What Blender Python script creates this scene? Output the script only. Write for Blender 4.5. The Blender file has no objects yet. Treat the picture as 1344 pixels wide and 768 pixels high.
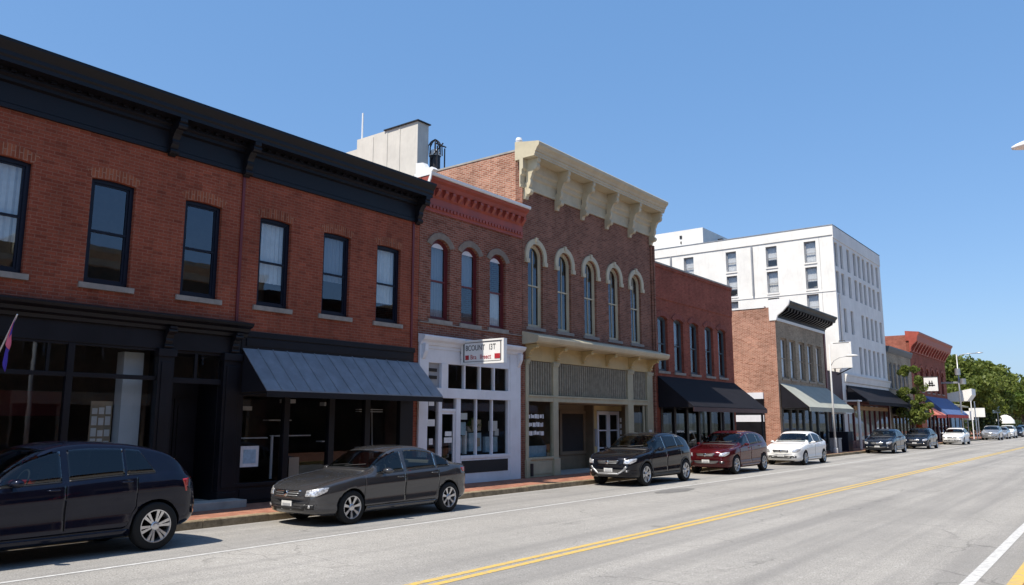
import bpy, bmesh, math, random
from mathutils import Vector
from mathutils.bvhtree import BVHTree
random.seed(7)
R = math.radians
col = bpy.context.scene.collection
sc = bpy.context.scene

# ------------------------------------------------------------------ camera, sky, sun, exposure
cd = bpy.data.cameras.new('camera'); cam = bpy.data.objects.new('camera', cd); col.objects.link(cam)
cd.sensor_width = 36.0; cd.lens = 28.125; cd.clip_start = 0.1; cd.clip_end = 5000
cam.location = (0, 0, 2.0)
cam.rotation_euler = (R(90 + 9.24982), 0, R(37.3877))
sc.camera = cam

SUN = Vector((-0.065, -0.58, 1.0)).normalized()
sun_el = math.asin(SUN.z)
wd = bpy.data.worlds.new('World'); sc.world = wd; wd.use_nodes = True
nt = wd.node_tree; nt.nodes.clear()
sky = nt.nodes.new('ShaderNodeTexSky'); sky.sky_type = 'NISHITA'; sky.sun_disc = False
sky.sun_elevation = sun_el; sky.sun_rotation = math.atan2(SUN.x, SUN.y)
sky.altitude = 0; sky.air_density = 1.0; sky.dust_density = 1.0; sky.ozone_density = 1.0
bg = nt.nodes.new('ShaderNodeBackground'); bg.inputs['Strength'].default_value = 0.10
wo = nt.nodes.new('ShaderNodeOutputWorld')
mx = nt.nodes.new('ShaderNodeMix'); mx.data_type = 'RGBA'; mx.clamp_factor = True; mx.inputs[0].default_value = 0.35
mx.inputs[7].default_value = (1.55, 4.35, 9.5, 1)                        # a deep clear blue evens out the sky's gradient
nt.links.new(sky.outputs[0], mx.inputs[6]); nt.links.new(mx.outputs[2], bg.inputs[0]); nt.links.new(bg.outputs[0], wo.inputs[0])
sl = bpy.data.lights.new('sun', 'SUN'); sl.energy = 5.0; sl.angle = R(0.53); sl.color = (1, 0.925, 0.82)
so = bpy.data.objects.new('sun', sl); col.objects.link(so)
so.rotation_euler = SUN.to_track_quat('Z', 'Y').to_euler(); so.location = (-10, -20, 60)
vs = sc.view_settings
vs.view_transform = 'Standard'; vs.look = 'None'; vs.gamma = 1.0; vs.exposure = 0.38; vs.use_curve_mapping = False
sc.cycles.use_denoising = True
sc.cycles.max_bounces = 8; sc.cycles.transparent_max_bounces = 12; sc.cycles.sample_clamp_indirect = 6

# ------------------------------------------------------------------ materials
class NT:
    def __init__(s, name):
        s.m = bpy.data.materials.new(name); s.m.use_nodes = True
        s.t = s.m.node_tree; s.t.nodes.clear()
        s.out = s.t.nodes.new('ShaderNodeOutputMaterial')
    def n(s, kind, **kw):
        nd = s.t.nodes.new('ShaderNode' + kind)
        for k, v in kw.items():
            if k in nd.inputs: s.put(nd.inputs[k], v)
            else: setattr(nd, k, v)
        return nd
    def put(s, sock, v):
        if isinstance(v, bpy.types.NodeSocket): s.t.links.new(v, sock)
        elif isinstance(v, bpy.types.Node): s.t.links.new(v.outputs[0], sock)
        else:
            if isinstance(v, tuple) and len(v) == 3 and sock.type == 'RGBA': v = (*v, 1)
            sock.default_value = v
    def pos(s, scale=(1, 1, 1), obj=False):
        if obj: g = s.n('TexCoord').outputs['Object']
        else: g = s.n('NewGeometry').outputs['Position']
        mp = s.n('Mapping'); s.put(mp.inputs['Vector'], g); mp.inputs['Scale'].default_value = scale
        return mp.outputs[0]
    def noise(s, vec, scale, detail=4, rough=0.55, dist=0):
        nd = s.n('TexNoise', Scale=scale, Detail=detail, Roughness=rough, Distortion=dist); s.put(nd.inputs['Vector'], vec)
        return nd.outputs[0]
    def ramp(s, v, a, b, ca=(0, 0, 0), cb=(1, 1, 1)):
        if a > b: a, b, ca, cb = b, a, cb, ca
        r = s.n('ValToRGB'); s.put(r.inputs[0], v)
        e = r.color_ramp.elements; e[0].position = a; e[1].position = b; e[0].color = (*ca, 1); e[1].color = (*cb, 1)
        return r.outputs[0]
    def mix(s, f, a, b, mode='MIX'):
        m = s.n('Mix', data_type='RGBA', blend_type=mode)
        s.put(m.inputs[0], f); s.put(m.inputs[6], a); s.put(m.inputs[7], b)
        return m.outputs[2]
    def math(s, op, a, b=0.0):
        m = s.n('Math', operation=op); s.put(m.inputs[0], a); s.put(m.inputs[1], b); return m.outputs[0]
    def bump(s, h, strength=0.3, dist=0.01):
        b = s.n('Bump', Strength=strength, Distance=dist); s.put(b.inputs['Height'], h); return b.outputs[0]
    def bsdf(s, c, rough=0.6, metal=0.0, normal=None, coat=0.0, spec=0.5):
        b = s.n('BsdfPrincipled'); s.put(b.inputs['Base Color'], c); s.put(b.inputs['Roughness'], rough)
        s.put(b.inputs['Metallic'], metal); b.inputs['Coat Weight'].default_value = coat; b.inputs['Coat Roughness'].default_value = 0.03
        b.inputs['Specular IOR Level'].default_value = spec
        if normal is not None: s.put(b.inputs['Normal'], normal)
        s.t.links.new(b.outputs[0], s.out.inputs[0]); return s.m

def dk(c, f): return tuple(max(0, x * f) for x in c)
def paint(name, c, rough=0.5, metal=0.0, var=0.22, scale=1.6, bump=0.08, spec=0.5):
    t = NT(name); p = t.pos()
    f = t.noise(p, scale, 6, 0.65); g = t.noise(p, scale * 14, 3)
    cc = t.mix(t.ramp(f, 0.32, 0.72), dk(c, 1 - var), dk(c, 1 + var * 0.5))
    st = t.noise(t.pos((3.2, 3.2, 0.35)), 2.2, 5, 0.6)                # rain streaks down the paint
    cc = t.mix(t.ramp(st, 0.55, 0.8, (0, 0, 0), (0.35, 0.35, 0.35)), cc, dk(c, 0.62))
    return t.bsdf(cc, t.ramp(f, 0.2, 0.8, (rough - .08,) * 3, (min(1, rough + .1),) * 3), metal, t.bump(g, bump, 0.004), spec=spec)

def brick(name, c1, c2, mortar, rough=0.85, w=0.215, h=0.072, m=0.010, soldier=False, var=0.35):
    t = NT(name)
    g = t.n('NewGeometry').outputs['Position']; s = t.n('SeparateXYZ'); t.put(s.inputs[0], g)
    u = t.math('ADD', s.outputs[0], s.outputs[1]); v = s.outputs[2]
    cv = t.n('CombineXYZ')
    if soldier: t.put(cv.inputs[0], v); t.put(cv.inputs[1], u)
    else: t.put(cv.inputs[0], u); t.put(cv.inputs[1], v)
    wob = t.n('TexNoise', Scale=1.3, Detail=2.0); t.put(wob.inputs['Vector'], g)
    wv = t.n('VectorMath', operation='MULTIPLY_ADD'); t.put(wv.inputs[0], wob.outputs[1]); wv.inputs[1].default_value = (.012, .012, 0); t.put(wv.inputs[2], cv.outputs[0])
    b = t.n('TexBrick', offset=0.5, Scale=1.0); t.put(b.inputs['Vector'], wv.outputs[0])
    b.inputs['Mortar Size'].default_value = m; b.inputs['Mortar Smooth'].default_value = 0.25
    b.inputs['Bias'].default_value = 0.0; b.inputs['Brick Width'].default_value = w; b.inputs['Row Height'].default_value = h
    t.put(b.inputs['Color1'], c1); t.put(b.inputs['Color2'], c2); t.put(b.inputs['Mortar'], mortar)
    big = t.noise(t.pos(), 0.55, 6, 0.68)
    cc = t.mix(t.ramp(big, 0.3, 0.72, (1 - var,) * 3, (1.12,) * 3), (0, 0, 0), b.outputs[0], 'MIX')
    fine = t.noise(t.pos(), 38, 3, 0.7)
    cc = t.mix(1.0, cc, t.ramp(fine, 0.25, 0.8, (0.72,) * 3, (1.25,) * 3), 'MULTIPLY')
    eff = t.noise(t.pos((1, 1, 0.5)), 2.4, 8, 0.75)                   # lime bloom on some bricks
    cc = t.mix(t.ramp(eff, 0.62, 0.82, (0, 0, 0), (0.42,) * 3), cc, mortar)
    stn = t.noise(t.pos((2.6, 2.6, 0.22)), 1.7, 6, 0.65)
    cc = t.mix(t.ramp(stn, 0.5, 0.78, (0,) * 3, (0.5,) * 3), cc, t.mix(1.0, cc, (0.5, 0.48, 0.47), 'MULTIPLY'))
    odd = t.n('TexWhiteNoise', noise_dimensions='2D'); fl_ = t.n('VectorMath', operation='FLOOR'); dv = t.n('VectorMath', operation='DIVIDE'); t.put(dv.inputs[0], cv.outputs[0]); dv.inputs[1].default_value = (w, h, 1); t.put(fl_.inputs[0], dv.outputs[0]); t.put(odd.inputs['Vector'], fl_.outputs[0])
    cc = t.mix(t.ramp(odd.outputs[0], 0.90, 0.93, (0,) * 3, (0.22,) * 3), cc, t.mix(1.0, cc, (1.45, 1.35, 1.35), 'MULTIPLY')); cc = t.mix(t.ramp(odd.outputs[0], 0.05, 0.08, (0.4,) * 3, (0,) * 3), cc, dk(c1, 0.45))
    hgt = t.math('SUBTRACT', t.math('MULTIPLY', fine, 0.35), b.outputs[1])
    return t.bsdf(cc, rough, 0, t.bump(hgt, 0.55, 0.012), spec=0.25)

def glass(name, tint=(0.75, 0.8, 0.8), ior=2.0, wav=0.03):
    t = NT(name)
    n = t.bump(t.noise(t.pos(), 0.9, 2), wav, 0.05)
    gi = t.n('NewGeometry'); dp = t.n('VectorMath', operation='DOT_PRODUCT'); t.put(dp.inputs[0], gi.outputs['Incoming']); t.put(dp.inputs[1], n)
    cs = t.math('ABSOLUTE', dp.outputs['Value']); f0 = ((ior - 1) / (ior + 1)) ** 2
    p5 = t.math('POWER', t.math('SUBTRACT', 1.0, cs), 5.0)
    fr = t.math('ADD', t.math('MULTIPLY', p5, 1 - f0), f0)
    g = t.n('BsdfGlossy', Roughness=0.015); t.put(g.inputs['Color'], (0.80, 0.88, 1.0)); t.put(g.inputs['Normal'], n)
    tr = t.n('BsdfTransparent'); t.put(tr.inputs['Color'], tint)
    m = t.n('MixShader'); t.put(m.inputs[0], fr); t.put(m.inputs[1], tr.outputs[0]); t.put(m.inputs[2], g.outputs[0])
    t.t.links.new(m.outputs[0], t.out.inputs[0]); return t.m

def carpaint(name, c, metal=0.3, flake=0.0):
    t = NT(name); p = t.pos()
    dust = t.noise(p, 3.5, 6, 0.7)
    n = t.bump(t.noise(t.pos(), 1.2, 2), 0.02, 0.02)
    cc = t.mix(t.ramp(dust, 0.45, 0.9, (0,) * 3, (0.03,) * 3), c, (0.22, 0.2, 0.18))
    return t.bsdf(cc, t.ramp(dust, 0.3, 0.8, (0.08,) * 3, (0.17,) * 3), metal, n, coat=0.55, spec=0.12)

M = {}
M['brick_red'] = brick('brick_red', (0.265, 0.060, 0.031), (0.33, 0.084, 0.043), (0.31, 0.130, 0.085))
M['soldier_red'] = brick('soldier_red', (0.255, 0.062, 0.030), (0.39, 0.118, 0.056), (0.36, 0.19, 0.125), soldier=True, w=0.26)
M['brick_maroon'] = brick('brick_maroon', (0.195, 0.058, 0.034), (0.30, 0.108, 0.068), (0.31, 0.21, 0.16))
M['brick_brown'] = brick('brick_brown', (0.185, 0.068, 0.042), (0.31, 0.130, 0.082), (0.30, 0.21, 0.165))
M['brick_orange_sunlit'] = brick('brick_orange_sunlit', (0.33, 0.125, 0.072), (0.52, 0.25, 0.165), (0.55, 0.42, 0.33))  # orange side brick; also the brown brick with sunlight painted into its colour
M['brick_plain'] = brick('brick_plain', (0.27, 0.060, 0.036), (0.34, 0.092, 0.056), (0.28, 0.12, 0.085))
M['soldier_plain'] = brick('soldier_plain', (0.26, 0.062, 0.044), (0.33, 0.095, 0.065), (0.22, 0.10, 0.08), soldier=True)
M['brick_taupe'] = brick('brick_taupe', (0.32, 0.255, 0.18), (0.43, 0.35, 0.25), (0.46, 0.40, 0.31))
M['brick_far'] = brick('brick_far', (0.32, 0.085, 0.055), (0.42, 0.13, 0.085), (0.4, 0.2, 0.15))
M['black'] = paint('black_navy_paint', (0.0070, 0.0070, 0.0105), 0.45, var=0.4, spec=0.3)
M['navy'] = paint('navy_window_paint', (0.007, 0.009, 0.020), 0.4, spec=0.3)
M['white'] = paint('white_wood_paint', (0.70, 0.72, 0.76), 0.5, var=0.1)
M['cream'] = paint('cream_paint', (0.52, 0.46, 0.32), 0.55, var=0.16)
M['yellow_cream'] = paint('yellow_cream_paint', (0.50, 0.39, 0.19), 0.55, var=0.15)
M['olive_cream'] = paint('olive_cream_paint', (0.42, 0.39, 0.265), 0.55, var=0.2)
M['rib'] = paint('weathered_ribbed_board', (0.085, 0.08, 0.062), 0.75, var=0.35, scale=5)
M['rib_light'] = paint('weathered_rib', (0.33, 0.31, 0.24), 0.75, var=0.35, scale=5)
M['brown'] = paint('brown_panel_paint', (0.19, 0.14, 0.085), 0.6, var=0.25)
M['red_paint'] = paint('oxide_red_paint', (0.34, 0.068, 0.044), 0.5, var=0.25)
M['dark_red'] = paint('dark_red_paint', (0.13, 0.018, 0.02), 0.45)
M['stone'] = paint('sill_stone', (0.30, 0.265, 0.23), 0.85, var=0.25, scale=5)
M['hood_stone'] = paint('hood_stone', (0.235, 0.19, 0.15), 0.85, var=0.3, scale=5)
M['concrete'] = paint('old_concrete', (0.36, 0.34, 0.31), 0.9, var=0.25, scale=3, bump=0.2)
M['tower'] = paint('pale_render', (0.60, 0.575, 0.52), 0.85, var=0.14, scale=1.0)
M['stucco'] = paint('white_stucco', (0.78, 0.765, 0.725), 0.85, var=0.12, scale=0.7)
M['roof'] = paint('roof_felt', (0.06, 0.058, 0.055), 0.9)
M['slate_metal'] = paint('slate_blue_metal', (0.21, 0.235, 0.27), 0.5, metal=0.0, var=0.28, scale=2.5)
M['canvas_black'] = paint('black_canvas', (0.013, 0.013, 0.018), 0.85, var=0.35, bump=0.5, scale=1.1, spec=0.2)
M['canvas_grey'] = paint('grey_green_canvas', (0.35, 0.365, 0.32), 0.85, var=0.15, bump=0.5, scale=1.1)
M['canvas_blue'] = paint('blue_canvas', (0.075, 0.135, 0.30), 0.8)
M['canvas_red'] = paint('red_canvas', (0.50, 0.04, 0.03), 0.8)
M['canvas_coral'] = paint('coral_canvas', (0.55, 0.17, 0.12), 0.8)
M['canvas_white'] = paint('white_canvas', (0.80, 0.79, 0.74), 0.7, var=0.06)
M['metal'] = paint('galvanised_metal', (0.42, 0.43, 0.44), 0.42, metal=0.7)
M['dark_metal'] = paint('dark_metal', (0.03, 0.03, 0.035), 0.5, metal=0.4)
M['white_metal'] = paint('white_metal', (0.78, 0.78, 0.76), 0.4, var=0.06)
M['lamp_grey'] = paint('lamp_grey_paint', (0.55, 0.55, 0.54), 0.45, var=.1)
M['teal_frame'] = paint('grey_teal_frame', (0.075, 0.10, 0.115), 0.5)
M['tan_frame'] = paint('tan_frame', (0.33, 0.27, 0.2), 0.6)
M['grey_frame'] = paint('grey_frame', (0.30, 0.31, 0.33), 0.5)
M['interior'] = paint('dim_interior', (0.10, 0.085, 0.07), 0.9, var=0.4)
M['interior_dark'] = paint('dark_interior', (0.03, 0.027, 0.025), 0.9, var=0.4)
M['interior_white'] = paint('white_interior_wall', (0.55, 0.62, 0.68), 0.8, var=0.08)
M['curtain'] = paint('white_curtain', (0.72, 0.74, 0.76), 0.9, var=0.12, scale=6)
M['blind'] = paint('grey_blind', (0.27, 0.31, 0.37), 0.9, var=0.1)
M['paper'] = paint('paper', (0.68, 0.69, 0.68), 0.8, var=0.12, scale=9)
M['paper_blue'] = paint('pale_blue_paper', (0.36, 0.50, 0.60), 0.8, var=0.25, scale=9)
M['card'] = paint('cardboard', (0.33, 0.27, 0.19), 0.9)
M['orange'] = paint('orange_paint', (0.55, 0.11, 0.03), 0.6)
M['ochre'] = paint('ochre_board', (0.42, 0.25, 0.12), 0.6)
M['maroon_board'] = paint('maroon_board', (0.07, 0.03, 0.03), 0.6)
M['red_ink'] = paint('red_ink', (0.42, 0.018, 0.03), 0.6)
M['grey_ink'] = paint('grey_ink', (0.07, 0.075, 0.08), 0.6)
M['glass'] = glass('window_glass')
M['glass_shop'] = glass('shop_glass', (0.8, 0.82, 0.8), 1.52, 0.02)
M['glass_far'] = glass('far_glass', (0.86, 0.86, 0.85), 1.8, 0.02)
M['bark'] = paint('bark', (0.10, 0.075, 0.055), 0.95, var=0.4, scale=6, bump=0.5)

def m_plain(name, c, rough, metal=0, coat=0, spec=0.5):
    t = NT(name); f = t.noise(t.pos(), 9, 3)
    return t.bsdf(t.mix(f, dk(c, 0.85), dk(c, 1.12)), rough, metal, coat=coat, spec=spec)
M['tyre'] = m_plain('tyre_rubber', (0.013, 0.013, 0.013), 0.85, spec=0.3)
M['plastic'] = m_plain('black_plastic', (0.014, 0.014, 0.015), 0.5)
M['alloy'] = m_plain('alloy', (0.62, 0.62, 0.63), 0.28, 0.85)
M['chrome'] = m_plain('chrome', (0.72, 0.72, 0.73), 0.12, 1.0)
M['well'] = m_plain('wheel_well', (0.006, 0.006, 0.006), 0.95, spec=0.1)
M['lamp_red'] = m_plain('red_lens', (0.42, 0.012, 0.01), 0.12, coat=1)
M['plate'] = m_plain('plate_white', (0.62, 0.62, 0.6), 0.5)
def lens():
    t = NT('headlamp_lens'); v = t.n('TexVoronoi', Scale=26.0, feature='F1'); t.put(v.inputs['Vector'], t.pos())
    c = t.ramp(v.outputs[0], 0.1, 0.7, (0.25, 0.25, 0.26), (0.85, 0.85, 0.85))
    return t.bsdf(c, 0.18, 0.55, t.bump(v.outputs[0], 0.4, 0.01), coat=1)
M['lens'] = lens()
def carglass():
    t = NT('tinted_car_glass'); n = t.bump(t.noise(t.pos(), 1.6, 2), 0.03, 0.03)
    f = t.noise(t.pos((1, 1, 2)), 2.6, 3, 0.6)
    c = t.ramp(f, 0.4, 0.75, (0.004, 0.005, 0.006), (0.03, 0.034, 0.036))
    return t.bsdf(c, 0.03, 0, n, coat=0.6, spec=0.8)
M['car_glass'] = carglass()
def carpane(name, tint):
    t = NT(name); n = t.bump(t.noise(t.pos(), 1.6, 2), 0.03, 0.03)
    gi = t.n('NewGeometry'); dp = t.n('VectorMath', operation='DOT_PRODUCT'); t.put(dp.inputs[0], gi.outputs['Incoming']); t.put(dp.inputs[1], n)
    fr = t.math('ADD', t.math('MULTIPLY', t.math('POWER', t.math('SUBTRACT', 1.0, t.math('ABSOLUTE', dp.outputs['Value'])), 5.0), 0.93), 0.07)
    g = t.n('BsdfGlossy', Roughness=0.01); t.put(g.inputs['Normal'], n); tr = t.n('BsdfTransparent'); t.put(tr.inputs['Color'], tint)
    m = t.n('MixShader'); t.put(m.inputs[0], fr); t.put(m.inputs[1], tr.outputs[0]); t.put(m.inputs[2], g.outputs[0]); t.t.links.new(m.outputs[0], t.out.inputs[0]); return t.m
M['car_glass'] = carpane('car_window_glass', (0.42, 0.47, 0.46)); M['car_glass_dark'] = carpane('privacy_glass', (0.12, 0.13, 0.14))
M['seat_dark'] = m_plain('seat_charcoal', (0.035, 0.034, 0.034), 0.8); M['seat_tan'] = m_plain('seat_tan', (0.17, 0.15, 0.125), 0.8); M['cabin'] = m_plain('cabin_plastic', (0.02, 0.02, 0.021), 0.7)
M['seam'] = m_plain('seam_shadow_gap', (0.004, 0.004, 0.004), 0.9, spec=0.05)

def road_mat():
    t = NT('worn_asphalt'); p = t.pos()
    fine = t.noise(p, 42, 4, 0.85); mid = t.noise(p, 5, 6, 0.7); big = t.noise(p, 0.22, 5, 0.6)
    c = t.mix(t.ramp(fine, 0.36, 0.64), (0.190, 0.182, 0.167), (0.450, 0.433, 0.400))
    gv = t.n('TexVoronoi', Scale=48.0, feature='F1'); t.put(gv.inputs['Vector'], p)
    c = t.mix(t.ramp(gv.outputs[1], 0.84, 0.88, (0,) * 3, (0.6,) * 3), c, (0.12, 0.117, 0.113)); c = t.mix(t.ramp(gv.outputs[1], 0.09, 0.12, (0.7,) * 3, (0,) * 3), c, (0.52, 0.51, 0.49))
    c = t.mix(1.0, c, t.ramp(big, 0.3, 0.7, (0.86,) * 3, (1.1,) * 3), 'MULTIPLY')
    c = t.mix(1.0, c, t.ramp(mid, 0.25, 0.8, (0.88,) * 3, (1.1,) * 3), 'MULTIPLY')
    track = t.noise(t.pos((1.15, 0.028, 1)), 1.0, 4, 0.6)              # tyre tracks run along the street
    c = t.mix(t.ramp(track, 0.44, 0.66, (0,) * 3, (0.62,) * 3), c, (0.175, 0.170, 0.164))
    wv = t.n('VectorMath', operation='MULTIPLY_ADD'); nz = t.n('TexNoise', Scale=0.7, Detail=5.0); t.put(nz.inputs['Vector'], p)
    t.put(wv.inputs[0], nz.outputs[1]); wv.inputs[1].default_value = (2.2, 2.2, 0); t.put(wv.inputs[2], p)
    v = t.n('TexVoronoi', feature='DISTANCE_TO_EDGE', Scale=0.24); t.put(v.inputs['Vector'], wv.outputs[0])
    cr = t.ramp(v.outputs[0], 0.002, 0.0065, (1,) * 3, (0,) * 3)
    mask = t.ramp(t.noise(p, 0.33, 3), 0.46, 0.58)
    crack = t.math('MULTIPLY', cr, mask)
    c = t.mix(t.math('MULTIPLY', crack, 0.42), c, (0.05, 0.048, 0.045))
    wv2 = t.n('VectorMath', operation='MULTIPLY_ADD'); nz2 = t.n('TexNoise', Scale=1.6, Detail=4.0); t.put(nz2.inputs['Vector'], p)
    t.put(wv2.inputs[0], nz2.outputs[1]); wv2.inputs[1].default_value = (.5, .5, 0); t.put(wv2.inputs[2], t.pos((0.5, 1.9, 1)))
    v2 = t.n('TexVoronoi', feature='DISTANCE_TO_EDGE', Scale=0.5); t.put(v2.inputs['Vector'], wv2.outputs[0])
    m2 = t.ramp(t.noise(p, 0.21, 3), 0.52, 0.60)
    c = t.mix(t.math('MULTIPLY', t.math('MULTIPLY', t.ramp(v2.outputs[0], 0.003, 0.009, (1,) * 3, (0,) * 3), m2), 0.35), c, (0.06, 0.058, 0.055))
    oil = t.noise(t.pos((1.0, 0.35, 1)), 0.9, 5, 0.7)
    c = t.mix(t.ramp(oil, 0.64, 0.76, (0,) * 3, (0.45,) * 3), c, (0.11, 0.105, 0.10))
    h = t.math('SUBTRACT', fine, t.math('MULTIPLY', crack, 2.0))
    return t.bsdf(c, 0.9, 0, t.bump(h, 0.35, 0.008), spec=0.25)
M['road'] = road_mat()
M['patch'] = paint('dark_patch', (0.17, 0.165, 0.156), 0.9, var=0.4, scale=4)
def line_mat(name, c):
    t = NT(name); p = t.pos()
    w = t.ramp(t.noise(p, 9, 8, 0.75), 0.38, 0.60)
    w2 = t.ramp(t.noise(p, 70, 3, 0.8), 0.30, 0.5)
    cc = t.mix(t.math('MULTIPLY', w, w2), t.mix(0.35, (0.27, 0.26, 0.25), c), c)
    return t.bsdf(cc, 0.75, spec=0.3)
M['line_white'] = line_mat('white_road_paint', (0.62, 0.62, 0.60)); M['line_yellow'] = line_mat('yellow_road_paint', (0.66, 0.43, 0.055))
M['paver'] = brick('brick_pavers', (0.30, 0.10, 0.06), (0.42, 0.17, 0.105), (0.25, 0.17, 0.13), w=0.2, h=0.1)
def paver():
    t = NT('sidewalk_pavers'); p = t.pos()
    b = t.n('TexBrick', offset=0.5, Scale=1.0); t.put(b.inputs['Vector'], p)
    b.inputs['Mortar Size'].default_value = 0.006; b.inputs['Brick Width'].default_value = 0.1; b.inputs['Row Height'].default_value = 0.2
    t.put(b.inputs['Color1'], (0.30, 0.115, 0.07)); t.put(b.inputs['Color2'], (0.44, 0.20, 0.125)); t.put(b.inputs['Mortar'], (0.22, 0.17, 0.14))
    c = t.mix(1.0, b.outputs[0], t.ramp(t.noise(p, 1.1, 7, 0.7), 0.3, 0.75, (0.62,) * 3, (1.15,) * 3), 'MULTIPLY')
    return t.bsdf(c, 0.9, 0, t.bump(t.math('SUBTRACT', t.noise(p, 40, 3), b.outputs[1]), 0.4, 0.008), spec=0.2)
M['paver'] = paver()
def kerb_mat():
    t = NT('kerb_stone'); p = t.pos()
    s = t.n('SeparateXYZ'); t.put(s.inputs[0], p)
    n = t.noise(p, 3.2, 8, 0.75)
    c = t.mix(t.ramp(n, 0.35, 0.7), (0.15, 0.115, 0.07), (0.40, 0.31, 0.2))
    return t.bsdf(c, 0.92, 0, t.bump(t.noise(p, 22, 5, 0.7), 0.6, 0.015), spec=0.2)
M['kerb'] = kerb_mat()
def ground_mat():
    t = NT('town_ground'); p = t.pos()
    c = t.mix(t.ramp(t.noise(p, 0.05, 6, 0.7), 0.4, 0.62), (0.06, 0.075, 0.03), (0.22, 0.2, 0.17))
    return t.bsdf(c, 0.95)
M['ground'] = ground_mat()
def leaf_mat(name, a, b):
    t = NT(name); p = t.pos()
    f = t.noise(p, 1.7, 3, 0.6); g = t.noise(p, 17, 2)
    c = t.mix(t.ramp(f, 0.3, 0.7), a, b); c = t.mix(1.0, c, t.ramp(g, 0.25, 0.75, (0.6,) * 3, (1.3,) * 3), 'MULTIPLY')
    bs = t.n('BsdfPrincipled', Roughness=0.55); t.put(bs.inputs['Base Color'], c); bs.inputs['Specular IOR Level'].default_value = 0.3
    tl = t.n('BsdfTranslucent'); t.put(tl.inputs[0], t.mix(0.3, c, (0.25, 0.3, 0.03)))
    m = t.n('MixShader'); m.inputs[0].default_value = 0.3; t.t.links.new(bs.outputs[0], m.inputs[1]); t.t.links.new(tl.outputs[0], m.inputs[2])
    t.t.links.new(m.outputs[0], t.out.inputs[0]); return t.m
M['leaf'] = leaf_mat('leaf_green', (0.060, 0.095, 0.017), (0.185, 0.215, 0.042))
M['leaf_light'] = leaf_mat('leaf_light', (0.07, 0.13, 0.02), (0.16, 0.22, 0.04))
M['leaf_dark'] = leaf_mat('leaf_dark', (0.018, 0.036, 0.012), (0.05, 0.075, 0.022))

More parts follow.
